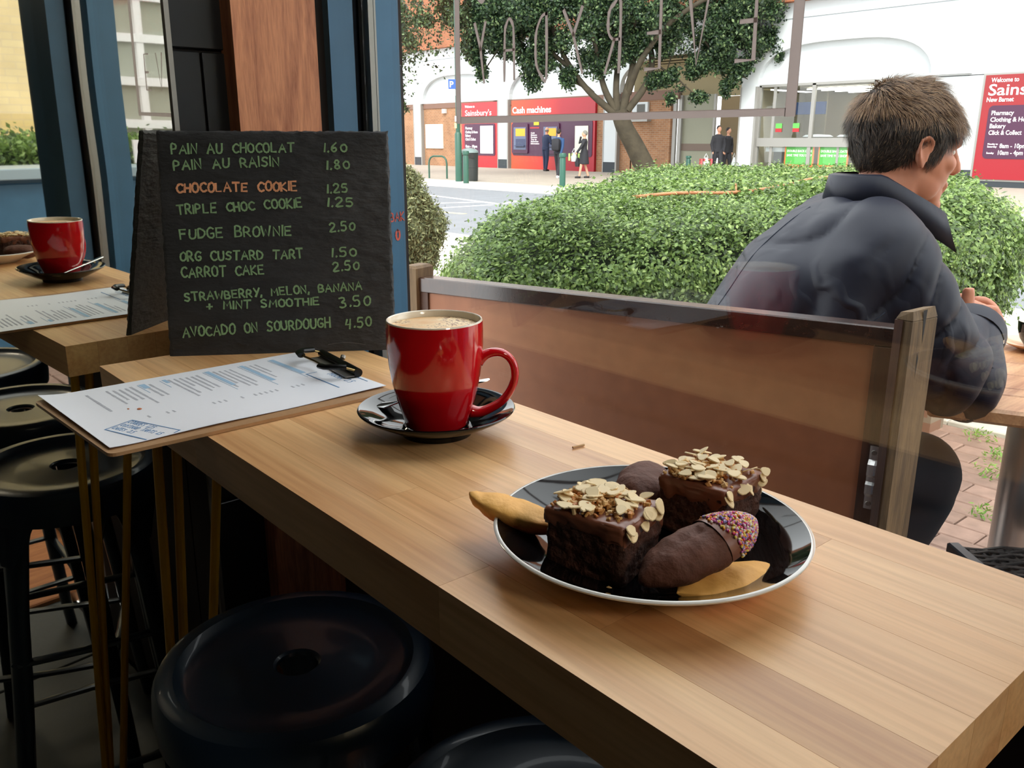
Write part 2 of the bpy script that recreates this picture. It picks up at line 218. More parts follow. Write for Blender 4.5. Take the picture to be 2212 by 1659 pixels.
# ---------------------------------------------------------------- geometry helpers
class B:
    def __init__(s): s.v = []; s.f = []; s.m = []
    def add(s, vs_, fs, mi=0, X=None):
        n = len(s.v)
        s.v += [tuple(X @ Vector(p)) for p in vs_] if X is not None else [tuple(p) for p in vs_]
        s.f += [tuple(i + n for i in f) for f in fs]; s.m += [mi] * len(fs); return s
    def box(s, a, b, mi=0, X=None, ch=0):
        x0, y0, z0 = a; x1, y1, z1 = b
        if ch:
            c = ch; P = []
            for z, i in ((z0, c), (z0 + c, 0), (z1 - c, 0), (z1, c)):
                P += [(x0 + i, y0 + i, z), (x1 - i, y0 + i, z), (x1 - i, y1 - i, z), (x0 + i, y1 - i, z)]
            Fs = [(3, 2, 1, 0), (12, 13, 14, 15)]
            for r in range(3):
                for j in range(4): Fs.append((r * 4 + j, r * 4 + (j + 1) % 4, r * 4 + 4 + (j + 1) % 4, r * 4 + 4 + j))
            return s.add(P, Fs, mi, X)
        return s.add([(x0, y0, z0), (x1, y0, z0), (x1, y1, z0), (x0, y1, z0), (x0, y0, z1), (x1, y0, z1), (x1, y1, z1), (x0, y1, z1)],
                     [(3, 2, 1, 0), (4, 5, 6, 7), (0, 1, 5, 4), (1, 2, 6, 5), (2, 3, 7, 6), (3, 0, 4, 7)], mi, X)
    def lathe(s, prof, n=48, mi=0, X=None, c=(0, 0, 0)):
        P = []; Fs = []
        for r, z in prof: P += [(c[0] + r * math.cos(2 * PI * i / n), c[1] + r * math.sin(2 * PI * i / n), c[2] + z) for i in range(n)]
        for j in range(len(prof) - 1):
            for i in range(n): Fs.append((j * n + i, j * n + (i + 1) % n, (j + 1) * n + (i + 1) % n, (j + 1) * n + i))
        return s.add(P, Fs, mi, X)
    def tube(s, pts, r, n=8, mi=0, X=None, cap=True, up=(0, 0, 1), closed=False):
        pts = [Vector(p) for p in pts]; N = len(pts); rs = r if isinstance(r, (list, tuple)) else [r] * N
        P = []; Fs = []; pu = None
        for i, p in enumerate(pts):
            a = pts[(i - 1) % N] if (i > 0 or closed) else p; b = pts[(i + 1) % N] if (i < N - 1 or closed) else p
            t = (b - a).normalized()
            if pu is None:
                u = Vector(up); u = u - t * u.dot(t)
                if u.length < 1e-3: u = Vector((1, 0, 0)); u = u - t * u.dot(t)
            else: u = pu - t * pu.dot(t)
            u.normalize(); pu = u; w_ = t.cross(u)
            ra, rb = rs[i] if isinstance(rs[i], (tuple, list)) else (rs[i], rs[i])
            P += [tuple(p + w_ * (ra * math.cos(2 * PI * j / n)) + u * (rb * math.sin(2 * PI * j / n))) for j in range(n)]
        for i in range(N if closed else N - 1):
            k_ = (i + 1) % N
            for j in range(n): Fs.append((i * n + j, i * n + (j + 1) % n, k_ * n + (j + 1) % n, k_ * n + j))
        if cap and not closed: Fs.append(tuple(range(n))[::-1]); Fs.append(tuple((N - 1) * n + j for j in range(n)))
        return s.add(P, Fs, mi, X)
    def ell(s, c, r, X=None, n=20, m=12, mi=0, rot=None):
        P = []; Fs = []; R_ = rot or Matrix.Identity(3)
        for j in range(m + 1):
            th = PI * j / m
            for i in range(n):
                ph = 2 * PI * i / n; q = R_ @ Vector((r[0] * math.sin(th) * math.cos(ph), r[1] * math.sin(th) * math.sin(ph), r[2] * math.cos(th)))
                P.append((c[0] + q[0], c[1] + q[1], c[2] + q[2]))
        for j in range(m):
            for i in range(n): Fs.append((j * n + i, (j + 1) * n + i, (j + 1) * n + (i + 1) % n, j * n + (i + 1) % n))
        return s.add(P, Fs, mi, X)
    def prism(s, poly, f0, f1, mi=0, X=None):
        n = len(poly); P = [f0(*p) for p in poly] + [f1(*p) for p in poly]
        Fs = [tuple(range(n))[::-1], tuple(range(n, 2 * n))] + [(i, (i + 1) % n, n + (i + 1) % n, n + i) for i in range(n)]
        return s.add(P, Fs, mi, X)
WM = {}
def link(o, parent, Wm):
    COL.objects.link(o)
    if parent is not None: o.parent = parent
    WM[o] = Wm; return o
def mesh_of(name, b, mats, smooth, X=None):
    me = bpy.data.meshes.new(name); vs_ = b.v if X is None else [tuple(X @ Vector(p)) for p in b.v]
    me.from_pydata(vs_, [], b.f)
    for m_ in (mats if isinstance(mats, (list, tuple)) else [mats]): me.materials.append(m_)
    if any(b.m): me.polygons.foreach_set('material_index', b.m)
    bm = bmesh.new(); bm.from_mesh(me); bmesh.ops.remove_doubles(bm, verts=bm.verts, dist=1e-6); bmesh.ops.recalc_face_normals(bm, faces=bm.faces); bm.to_mesh(me); bm.free()
    if smooth:
        me.polygons.foreach_set('use_smooth', [True] * len(me.polygons))
        if smooth != 'all': me.set_sharp_from_angle(angle=math.radians(smooth if smooth is not True else 40))
    me.update(); return me
def part(name, b, mats, parent, smooth=False, label=None, local=False, stuff=False):
    Wm = WM[parent]; X = None if local or Wm is None else Wm.inverted()
    o = bpy.data.objects.new(name, mesh_of(name, b, mats, smooth, X)); link(o, parent, Wm)
    if label: o['label'] = label
    if stuff: o['kind'] = 'stuff'
    return o
def tagged(o, label, cat, group=None, kind=None):
    o['label'] = label; o['category'] = cat
    if group: o['group'] = group
    if kind: o['kind'] = kind
    return o
def thing(name, label, cat, loc=(0, 0, 0), rz=0, group=None):
    o = bpy.data.objects.new(name, None); o.empty_display_size = .05; o.location = loc; o.rotation_euler = (0, 0, rz)
    link(o, None, Matrix.Translation(Vector(loc)) @ Matrix.Rotation(rz, 4, 'Z')); return tagged(o, label, cat, group)
def single(name, b, mats, label, cat, loc, smooth=False, group=None, kind=None, rz=0, local=False):
    Wm = Matrix.Translation(Vector(loc)) @ Matrix.Rotation(rz, 4, 'Z')
    o = bpy.data.objects.new(name, mesh_of(name, b, mats, smooth, None if local else Wm.inverted())); o.location = loc; o.rotation_euler = (0, 0, rz)
    link(o, None, Wm); return tagged(o, label, cat, group, kind)
def struct(name, b, mats, label=None, smooth=False):
    o = bpy.data.objects.new(name, mesh_of(name, b, mats, smooth)); link(o, None, Matrix.Identity(4)); o['kind'] = 'structure'
    o['category'] = name.split('_')[0]
    if label: o['label'] = label
    return o
def children(o): return [c for c in COL.objects if c.parent == o]
def copy_tree(o, parent=None):
    c = o.copy(); COL.objects.link(c); c.parent = parent
    for ch in children(o): copy_tree(ch, c)
    return c
def remesh(b, voxel, smooth_it=3):
    me = bpy.data.meshes.new('tmp'); me.from_pydata(b.v, [], b.f); o = bpy.data.objects.new('tmp', me); COL.objects.link(o)
    bm = bmesh.new(); bm.from_mesh(me); bmesh.ops.remove_doubles(bm, verts=bm.verts, dist=1e-6); bmesh.ops.recalc_face_normals(bm, faces=bm.faces); bm.to_mesh(me); bm.free()
    md = o.modifiers.new('r', 'REMESH'); md.mode = 'VOXEL'; md.voxel_size = voxel
    if smooth_it:
        sm = o.modifiers.new('s', 'SMOOTH'); sm.factor = .5; sm.iterations = smooth_it
    bpy.context.view_layer.update(); ev = o.evaluated_get(bpy.context.evaluated_depsgraph_get()); m2 = ev.to_mesh()
    r = B(); r.v = [tuple(v.co) for v in m2.vertices]; r.f = [tuple(p.vertices) for p in m2.polygons]; r.m = [0] * len(r.f)
    ev.to_mesh_clear(); bpy.data.objects.remove(o); bpy.data.meshes.remove(me); return r
def quads_mesh(name, P, mats, parent=None, loc=None):
    """P: (n,4,3) array of quads, one mesh"""
    n = len(P); me = bpy.data.meshes.new(name); V = P.reshape(-1, 3).astype(np.float32)
    me.vertices.add(n * 4); me.vertices.foreach_set('co', V.ravel()); me.loops.add(n * 4); me.loops.foreach_set('vertex_index', np.arange(n * 4, dtype=np.int32))
    me.polygons.add(n); me.polygons.foreach_set('loop_start', np.arange(0, n * 4, 4, dtype=np.int32)); me.polygons.foreach_set('loop_total', np.full(n, 4, dtype=np.int32))
    me.update(calc_edges=True); me.validate()
    for m_ in (mats if isinstance(mats, (list, tuple)) else [mats]): me.materials.append(m_)
    o = bpy.data.objects.new(name, me); link(o, parent, WM[parent] if parent is not None else Matrix.Identity(4)); o['kind'] = 'stuff'; return o
def leaf_quads(C_, size, nrm=None, k=1, spread=.02, aspect=.55, align=.6):
    """rhombic leaves around centres; normals roughly along nrm"""
    n = len(C_); C2 = np.repeat(C_, k, 0) + rng.normal(0, spread, (n * k, 3)); N = rng.normal(0, 1, (n * k, 3))
    if nrm is not None: N = N * (1 - align) + np.repeat(nrm, k, 0) * align * 1.6
    N /= np.linalg.norm(N, axis=1)[:, None]; A = rng.normal(0, 1, (n * k, 3)); A -= (A * N).sum(1)[:, None] * N; A /= np.linalg.norm(A, axis=1)[:, None]; Bv = np.cross(N, A)
    s = (size * rng.uniform(.6, 1.3, n * k))[:, None]
    return np.stack([C2 - A * s, C2 + Bv * s * aspect, C2 + A * s, C2 - Bv * s * aspect], 1)
_tc = {}
def text_b(txt, size, bold=0.0, ext=.002, X=None, width=None, align='LEFT', shear=0):
    cu = bpy.data.curves.new('t', 'FONT'); cu.body = txt; cu.size = size; cu.extrude = ext; cu.offset = bold * size; cu.align_x = align; cu.resolution_u = 3; cu.shear = shear
    o = bpy.data.objects.new('t', cu); COL.objects.link(o); bpy.context.view_layer.update(); ev = o.evaluated_get(bpy.context.evaluated_depsgraph_get()); me = ev.to_mesh()
    vs_ = [tuple(v.co) for v in me.vertices]; fs = [tuple(p.vertices) for p in me.polygons]; ev.to_mesh_clear(); bpy.data.objects.remove(o); bpy.data.curves.remove(cu)
    if width and vs_:
        x1 = max(v[0] for v in vs_); s = width / x1; vs_ = [(v[0] * s, v[1], v[2]) for v in vs_]
    b = B(); b.add(vs_, fs, 0, X); return b
STROKES = {'A': [[(0, 0), (.4, 1), (.8, 0)], [(.15, .38), (.66, .38)]], 'B': [[(0, 0), (0, 1), (.45, .97), (.55, .76), (.4, .55), (0, .52), (.5, .48), (.65, .25), (.5, .03), (0, 0)]],
 'C': [[(.7, .85), (.45, 1), (.15, .85), (0, .5), (.15, .15), (.4, 0), (.7, .12)]], 'D': [[(0, 0), (0, 1), (.35, .95), (.65, .7), (.65, .35), (.4, .06), (0, 0)]],
 'E': [[(.6, 1), (0, 1), (0, 0), (.6, 0)], [(0, .52), (.5, .52)]], 'F': [[(.6, 1), (0, 1), (0, 0)], [(0, .55), (.5, .55)]], 'G': [[(.65, .88), (.4, 1), (.1, .82), (0, .5), (.1, .15), (.4, 0), (.65, .12), (.66, .42), (.4, .42)]],
 'H': [[(0, 0), (0, 1)], [(.65, 0), (.65, 1)], [(0, .5), (.65, .5)]], 'I': [[(0, 0), (0, 1)]], 'K': [[(0, 0), (0, 1)], [(.6, 1), (0, .48), (.62, 0)]], 'L': [[(0, 1), (0, 0), (.55, 0)]],
 'M': [[(0, 0), (.1, 1), (.42, .35), (.75, 1), (.85, 0)]], 'N': [[(0, 0), (.02, 1), (.65, 0), (.67, 1)]], 'O': [[(.35, 1), (.08, .82), (0, .5), (.08, .15), (.35, 0), (.62, .15), (.7, .5), (.62, .85), (.35, 1)]],
 'P': [[(0, 0), (0, 1), (.45, .95), (.55, .72), (.42, .5), (0, .46)]], 'R': [[(0, 0), (0, 1), (.45, .95), (.55, .72), (.42, .5), (0, .46)], [(.25, .46), (.65, 0)]],
 'S': [[(.6, .88), (.35, 1), (.08, .85), (.1, .62), (.5, .42), (.58, .18), (.35, 0), (0, .1)]], 'T': [[(0, 1), (.75, 1)], [(.37, 1), (.37, 0)]], 'U': [[(0, 1), (0, .3), (.15, .04), (.35, 0), (.55, .08), (.65, .35), (.65, 1)]],
 'V': [[(0, 1), (.35, 0), (.7, 1)]], 'W': [[(0, 1), (.2, 0), (.45, .7), (.7, 0), (.95, 1)]], 'Y': [[(0, 1), (.35, .5)], [(.7, 1), (.25, 0)]], '0': [[(.3, .9), (.06, .7), (0, .4), (.1, .1), (.3, 0), (.5, .15), (.58, .5), (.5, .8), (.3, .9)]],
 '1': [[(.05, 1), (0, 0)]], '2': [[(0, .8), (.2, 1), (.5, .9), (.5, .6), (0, 0), (.6, .02)]], '3': [[(.05, .95), (.4, 1), (.5, .75), (.2, .52), (.5, .4), (.5, .1), (.2, 0), (0, .08)]], '4': [[(.15, 1), (0, .4), (.5, .42)], [(.5, 1), (.42, -.1)]],
 '5': [[(.55, 1), (.12, 1), (.05, .58), (.4, .6), (.55, .3), (.35, 0), (0, .05)]], '6': [[(.45, 1), (.1, .6), (0, .25), (.2, 0), (.45, .15), (.4, .45), (.05, .35)]], '8': [[(.3, .5), (.08, .75), (.28, 1), (.48, .8), (.3, .5), (.05, .22), (.28, 0), (.55, .2), (.3, .5)]],
 '.': [[(.0, 0), (.04, .08)]], ',': [[(.08, .1), (0, -.18)]], '+': [[(0, .4), (.6, .4)], [(.3, .75), (.3, .1)]]}
WID = {'M': .85, 'W': .95, 'I': 0, 'T': .75, 'A': .8, '.': .05, ',': .08, '1': .05, ' ': .75}
def ribbon(b, pts, wd, f, th=.0004):
    """flat pen stroke along 2D points; f(u, v, h) maps to 3D"""
    pts = [Vector(p) for p in pts]; L_ = []; R_ = []; N = len(pts)
    for i, p in enumerate(pts):
        a = pts[max(0, i - 1)]; c = pts[min(N - 1, i + 1)]; d = (c - a)
        if d.length < 1e-9: d = Vector((1, 0))
        d.normalize(); q = p - d * wd * .4 if i == 0 else (p + d * wd * .4 if i == N - 1 else p); n_ = Vector((-d.y, d.x)); ww = wd * (.5 + .12 * math.sin(i * 2.3 + p.x * 900))
        L_.append(q + n_ * ww); R_.append(q - n_ * ww)
    V = [f(q.x, q.y, th) for q in L_] + [f(q.x, q.y, th) for q in R_] + [f(q.x, q.y, 0) for q in L_] + [f(q.x, q.y, 0) for q in R_]
    Fs = []
    for i in range(N - 1):
        Fs += [(i, i + 1, N + i + 1, N + i), (i, 2 * N + i, 2 * N + i + 1, i + 1), (N + i, N + i + 1, 3 * N + i + 1, 3 * N + i)]
    Fs += [(0, N, 3 * N, 2 * N), (N - 1, 3 * N - 1, 4 * N - 1, 2 * N - 1)]
    b.add(V, Fs)
def smooth2(pts, k=3):
    if len(pts) < 4: return pts
    out = []
    for i in range(len(pts) - 1):
        p0 = Vector(pts[max(0, i - 1)]); p1 = Vector(pts[i]); p2 = Vector(pts[i + 1]); p3 = Vector(pts[min(len(pts) - 1, i + 2)])
        for j in range(k):
            t = j / k; out.append(tuple(.5 * ((2 * p1) + (p2 - p0) * t + (2 * p0 - 5 * p1 + 4 * p2 - p3) * t * t + (3 * p1 - p0 - 3 * p2 + p3) * t ** 3)))
    out.append(tuple(pts[-1])); return out
def write(b, txt, p0, p1, h, wd, f, jit=.05, sm='BCDGOSRPU0235689'):
    gap = .30; tot = sum(WID.get(c, .65) + gap for c in txt) - gap; L_ = math.hypot(p1[0] - p0[0], p1[1] - p0[1]); sx = L_ / tot; dx = (p1[0] - p0[0]) / L_; dy = (p1[1] - p0[1]) / L_; x = 0
    rr = random.Random(len(txt) * 31 + ord(txt[0]))
    for c in txt:
        w_ = WID.get(c, .65); s = rr.uniform(.88, 1.08); lean = rr.uniform(-.06, .08); oy = rr.uniform(-jit, jit) * h
        for st in STROKES.get(c, []):
            q = smooth2(st) if c in sm else st; pp = []
            for u, v in q:
                uu = (x + u + lean * v) * sx; vv = v * h * s + oy; pp.append((p0[0] + dx * uu - dy * vv, p0[1] + dy * uu + dx * vv))
            ribbon(b, pp, wd, f)
        x += w_ + gap
# ================================================================ SETTING: the cafe room
T = 1.05
b = B(); b.box((-3.6, -3.6, -.12), (.62, 1.16, -.02)); fl = struct('floor', b, M['grout'])
tm = {}
for i in range(-4, 1):
    for j in range(-5, 3):
        x1 = .60 + i * .45; y0 = -.02 + j * .45 - .33
        if y0 + .44 > 1.1: continue
        tb = B(); tb.box((0, 0, 0), (.443, .443, .02), ch=.002)
        if 'f' not in tm: tm['f'] = part('tile', tb, M['floor_tile'], fl, local=True)
        o = tm['f'] if len(tm) == 1 else tm['f'].copy()
        if len(tm) > 1: COL.objects.link(o)
        tm[(i, j)] = 1; o.location = (x1 - .443, y0, -.02)
b = B(); b.box((-3.6, -3.6, 2.7), (.75, 1.3, 2.85)); struct('ceiling', b, M['ceil'])
b = B(); b.box((-3.75, -3.6, -.02), (-3.6, 1.16, 2.7)); struct('wall_left', b, M['wallpaint'])
b = B(); b.box((-3.6, -3.75, -.02), (.62, -3.6, 2.7)); struct('wall_rear', b, M['wallpaint'])
b = B(); b.box((-3.6, 1.125, -.02), (.75, 1.3, 2.7)); wb_ = struct('wall_back', b, M['grout'])
first = None; TW, TH = .30, .60
for r in range(-2, 3):
    for c in range(-4, 2):
        x0 = .447 + c * TW + (0 if r % 2 == 0 else .15); z0 = .808 + (r) * TH
        if x0 + TW > .62 or z0 < -.1: 
            if x0 > .5: continue
        if z0 < -.02: z0 = -.02; hh = .808 - TH * 1 - (-.02) - .003
        if first is None:
            tb = B(); tb.box((0, 0, 0), (TW - .004, .008, TH - .004), ch=.001); first = part('tile', tb, M['tile_black'], wb_, local=True); o = first
        else: o = first.copy(); COL.objects.link(o)
        o.location = (x0, 1.117, .808 + r * TH if .808 + r * TH > -.02 else -.02)
# front (window) wall X = .62 .. .72 below the glass and beside it
b = B(); b.box((.60, .10, -.02), (.70, 1.09, .945)); wr = struct('wall_right', b, M['maroon'])
for y0, y1 in ((.12, .62), (.625, 1.085)):
    pb = B(); pb.box((.585, y0, 0.02), (.602, y1, .93), ch=.003); part('panel', pb, M['maroon'], wr)
b = B(); b.box((.54, .10, .945), (.70, 1.09, .965), ch=.003); struct('trim_1', b, M['darkwood_y'], 'dark timber window board behind the bar table')
b = B(); b.box((.475, 1.085, -.02), (.590, 1.124, 2.7), ch=.002); struct('trim_2', b, M['redwood'], 'reddish hardwood board standing upright beside the mirror')
b = B(); b.box((.590, 1.10, -.02), (.611, 1.124, 2.7)); struct('trim_3', b, M['void'], 'dark strip coloured as the shaded gap between the hardwood board and the blue frame')  # solid strip, the shade of the gap is its colour
# window 1: blue frame with the lettered pane
W1 = struct('window_1', (lambda b: (b.box((.609, 1.085, -.02), (.646, 1.16, 2.7), ch=.002), b.box((.684, 1.09, -.02), (.722, 1.17, 2.7), ch=.003), b.box((.60, .10, 2.45), (.72, 1.09, 2.7)), b)[-1])(B()), M['blue'], 'blue painted timber window frame at the corner of the shop')
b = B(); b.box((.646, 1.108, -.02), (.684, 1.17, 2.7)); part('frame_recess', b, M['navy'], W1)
b = B(); b.box((.664, 1.075, .965), (.672, 1.10, 2.45)); b.box((.676, 1.08, .965), (.679, 1.10, 2.45)); part('glazing_bead', b, M['alu'], W1)
b = B(); b.box((.658, .15, .965), (.662, 1.082, 2.45)); pane = part('pane', b, M['glass'], W1)
# near jamb of the window (seen in the mirror)
b = B(); b.box((.609, .05, -.02), (.646, .13, 2.7)); b.box((.67, -.20, -.02), (.74, -.03, 2.7), ch=.003); b.box((.684, .09, -.02), (.74, .155, 2.7), ch=.003); W2 = struct('window_2', b, M['blue'], 'blue timber jamb between window and doorway, seen in the mirror')
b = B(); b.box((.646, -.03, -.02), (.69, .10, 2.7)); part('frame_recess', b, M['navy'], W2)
b = B(); b.box((.655, .12, .965), (.672, .150, 2.45)); part('glazing_bead', b, M['alu'], W2)
b = B(); b.box((.62, -3.6, 2.25), (.74, -.20, 2.7)); b.box((.62, -3.6, -.02), (.74, -3.45, 2.25)); b.box((.64, -1.34, -.02), (.72, -1.25, 2.25)); struct('wall_front', b, M['blue'], 'blue shop front beside the doorway')
# red marker scrawl on the outer blue post
b = B(); f3 = lambda u, v, h: (.684 + u, 1.0895 - h, v)
write(b, 'BAK', (.012, 1.183), (.036, 1.184), .012, .0018, f3); write(b, '0', (.021, 1.156), (.028, 1.156), .017, .003, f3)
part('marker_scrawl', b, M['red_pen'], W1, label='red marker letters on the blue post')
# decals on the glass, read backwards from inside
b = B(); gx = .6565
def gl(y0, z0, y1, z1): b.box((gx - .0006, min(y0, y1), min(z0, z1)), (gx, max(y0, y1), max(z0, z1)))
fb = lambda u, v, h: (gx - h, u, v)
for q_ in ([(.8587, 1.3215), (.4218, 1.3215)], [(.8665, 1.3210), (.8665, 2.1)], [(.414, 1.3210), (.414, 2.1)], [(.8587, 2.1), (.4218, 2.1)]): ribbon(b, q_, .0082, fb)
part('decal_border', b, M['decal'], W1, label='grey border line on the glass')
f4 = lambda u, v, h: (gx - h, u, v)
for name, sts in (('y_letter', [[(.833, 1.427), (.8225, 1.399)], [(.813, 1.427), (.8225, 1.399), (.8165, 1.363)]]),
                  ('a_letter', [smooth2([(.7805, 1.363), (.7795, 1.411), (.777, 1.421), (.772, 1.427), (.767, 1.422), (.7645, 1.411), (.7635, 1.364)], 3), [(.780, 1.3945), (.764, 1.3945)]]),
                  ('d_letter', [smooth2([(.7118, 1.426), (.7112, 1.363), (.719, 1.365), (.727, 1.377), (.7285, 1.395), (.727, 1.411), (.719, 1.424), (.7118, 1.426)], 3)]),
                  ('y_letter', [[(.685, 1.426), (.671, 1.402)], [(.659, 1.427), (.671, 1.402), (.657, 1.365)]] if 0 else [[(.659, 1.427), (.671, 1.402)], [(.685, 1.426), (.671, 1.402), (.657, 1.365)]]),
                  ('r_letter', [smooth2([(.607, 1.363), (.607, 1.426), (.616, 1.425), (.622, 1.418), (.6225, 1.402), (.617, 1.394), (.608, 1.393)], 3), [(.614, 1.393), (.625, 1.363)]]),
                  ('e_letter', [[(.573, 1.3635), (.556, 1.3635), (.557, 1.427), (.573, 1.427)], [(.571, 1.395), (.557, 1.395)]]),
                  ('v_letter', [[(.525, 1.427), (.5135, 1.364), (.502, 1.427)]]),
                  ('e_letter', [[(.471, 1.3645), (.4535, 1.3645), (.4545, 1.427), (.471, 1.427)], [(.468, 1.3955), (.454, 1.3955)]])):
    b = B()
    for si, s_ in enumerate(sts): ribbon(b, s_, .0035, lambda u, v, h, si=si: (gx - h - .0004 * si, u, v))
    part(name, b, M['decal'], W1)
b = B(); ribbon(b, smooth2([(.826, 1.455), (.820, 1.4495), (.814, 1.455), (.82, 1.462), (.826, 1.455)], 3), .006, f4); part('decal_dot', b, M['decal'], W1)
# wooden threshold in the doorway
b = B(); b.box((.45, -1.0, -.02), (.98, -.22, .015), ch=.004); single('threshold_board', b, M['orange_wood'], 'worn orange timber threshold in the doorway, seen in the mirror', 'threshold', (.7, -.6, -.02))
# ================================================================ ground outside
b = B(); b.box((.72, -14, -.2), (6.9, 22, .07)); b.box((.72, -14, .07), (.73, 22, .085)); ng = struct('floor_pavement', b, M['joint'])
pm = None; cnt = 0; rest = B(); cells = []
for i in range(0, 30):
    for j in range(-20, 30):
        x0 = .74 + i * .1015; y0 = j * .203 + (0.1 if i % 2 else 0)
        if x0 + .1 > 3.80: continue
        vx = x0 + .05; vy = y0 + .1; vis = (vy < vx * .50 + .3 and vy > vx * .22 - .35 and vx > 1.4)
        cells.append((0 if vis else 1, math.hypot(vx - 2.8, vy - 1.0), x0, y0))
cells.sort()
for k_, (vf, dd, x0, y0) in enumerate(cells):
    if abs(y0) > 4.2: continue
    r_ = random.uniform(-.0025, .0025)
    if k_ < 280:
        if pm is None:
            tb = B(); tb.box((0, 0, 0), (.097, .198, .03), ch=.004); pm = part('brick', tb, M['paver'], ng, local=True); o = pm
        else: o = pm.copy(); COL.objects.link(o)
        o.location = (x0, y0, .06 + r_)
    else: rest.box((x0, y0, .07), (x0 + .097, y0 + .198, .09 + r_), ch=.004)
part('brick_field', rest, M['paver'], ng, stuff=True)
sm_ = None
for i in range(5):
    for j in range(-6, 16):
        x0 = 3.84 + i * .585; y0 = -1.5 + j * .75 + (.3 if i % 2 else 0)
        if sm_ is None:
            tb = B(); tb.box((0, 0, 0), (.578, .743, .03), ch=.004); sm_ = part('paving_slab', tb, M['slab'], ng, local=True); o = sm_
        else: o = sm_.copy(); COL.objects.link(o)
        o.location = (x0, y0, .06 + random.uniform(-.001, .002))
ks = None
for j in range(-5, 14):
    if ks is None: tb = B(); tb.box((0, 0, 0), (.14, .905, .2), ch=.012); ks = part('kerb_stone', tb, M['kerb'], ng, local=True); o = ks
    else: o = ks.copy(); COL.objects.link(o)
    o.location = (6.78, j * .915, -.108)
b = B(); b.box((6.9, -40, -.3), (15.2, 80, -.05)); road = struct('floor_road', b, M['asphalt'])
b = B(); b.box((15.35, -40, -.3), (40, 80, 0)); fp = struct('floor_far_pavement', b, M['farpave'])
ks = None
for j in range(-4, 36):
    if ks is None: tb = B(); tb.box((0, 0, 0), (.155, .91, .2), ch=.012); ks = part('kerb_stone', tb, M['kerb'], fp, local=True); o = ks
    else: o = ks.copy(); COL.objects.link(o)
    o.location = (15.2, j * .915, -.198)
b = B(); b.box((15.36, 2, 0), (17.2, 60, .004)); part('pale_paving_strip', b, M['slab'], fp)
def mark(pts, wd, m_, nm, label):
    bb = B(); ribbon(bb, pts, wd, lambda u, v, h: (u, v, -.05 + h), .004); part(nm, bb, m_, road, label=label)
sc1 = 1.035
mark([(12.2 * sc1, 17.3 * sc1), (12.0, 14.4)], .14, M['whiteline'], 'road_line', 'white road line, far diagonal'); mark([(12.0, 14.4), (12.9, 14.9)], .14, M['whiteline'], 'road_line', 'short white road line')
mark([(11.0, 15.6), (12.0, 15.2)], .14, M['whiteline'], 'road_line', 'white road line beside the bush'); mark([(10.4, 14.4), (11.7, 14.4)], .12, M['whiteline'], 'road_line', 'near white road line')
mark([(9.8, 13.9), (9.9, 13.0)], .13, M['yellowline'], 'road_line', 'yellow road line')
# ================================================================ store facade across the road (plane X = 26.2)
FX = 26.2
bays = [(38.4, 44.0, 3.0), (32.0, 37.62, 3.0), (24.95, 30.85, 3.0), (18.5, 24.15, 3.1), (12.05, 17.85, 3.05)]
b = B()
def archz(y, y0, y1, top=4.26, base=3.0):
    t = abs((y - (y0 + y1) / 2) / ((y1 - y0) / 2)); return base + (top - base) * max(0, 1 - t ** 3.2) ** (1 / 2.3)
segs = []; cur = 44.0
N = 28
for (y0, y1, zb) in bays:
    ys = [y0 + (y1 - y0) * (0.5 - .5 * math.cos(PI * i / N)) for i in range(N + 1)]
    V = []; Fs = []
    for y in ys:
        z = archz(y, y0, y1, 4.26, zb); V += [(FX, y, z), (FX, y, 5.0), (FX + .22, y, z)]
    for i in range(N): Fs += [(3 * i, 3 * i + 1, 3 * i + 4, 3 * i + 3), (3 * i, 3 * i + 3, 3 * i + 5, 3 * i + 2)]
    b.add(V, Fs)
def flat(y0, y1, z0, z1, x=FX, d=.3): b.box((x, y0, z0), (x + d, y1, z1))
flat(37.62, 38.4, 3.0, 5.0); flat(30.85, 32.0, 3.0, 5.0); flat(24.15, 24.95, 3.0, 5.0); flat(17.85, 18.5, 3.0, 5.0); flat(-6, 12.05, 3.0, 5.0)
b.box((FX + .03, -6, 4.98), (FX + .3, 60, 5.03)); b.box((FX - .02, -6, 5.03), (FX + .3, 60, 5.5)); b.box((FX, 44, 3), (FX + .3, 60, 5))
b.box((FX - .12, 10.9, 3.06), (FX, 12.1, 3.12))
fac = struct('wall_store', b, M['render_white'], 'white rendered arcade front of the store across the road')
b = B()
for y0, y1, zb in (bays[0], bays[1], bays[2], bays[4]): b.box((FX + .2, y0 - .05, zb), (FX + .3, y1 + .05, 4.4))
b.box((FX + .2, -6, .4), (FX + .3, 11.9, 3.0)); b.box((FX, -6, .45), (FX + .25, 11.9, 3.02)); part('rendered_infill', b, M['render_white'], fac)
b = B(); b.box((FX - .02, -6, 0), (FX + .25, 11.9, .45)); part('plinth', b, M['darkbase'], fac)
for y0, y1 in ((37.78, 38.36), (30.94, 31.57), (24.25, 24.9), (17.9, 18.45)):
    cb = B(); cb.box((FX - .03, y0, .4), (FX + .35, y1, 3.05)); c_ = part('column', cb, M['render_white'], fac)
    cb = B(); cb.box((FX - .04, y0, 0), (FX + .34, y1, .4)); part('column_base', cb, M['darkbase'], c_)
    cb = B(); cb.box((FX - .045, y0 - .08, 0), (FX + .3, y0, 3.0)); cb.box((FX - .045, y1, 0), (FX + .3, y1 + .05, 3.0)); part('column_edge', cb, M['greyframe'], c_)
b = B(); b.box((FX + .14, 24.9, 0), (FX + .3, 60, 2.78)); b.box((FX + .14, 21.66, 0), (FX + .3, 23.6, 2.78)); b.box((FX + .14, 23.55, 0), (FX + .28, 24.3, 2.78)); part('brick_wall', b, M['brick'], fac)
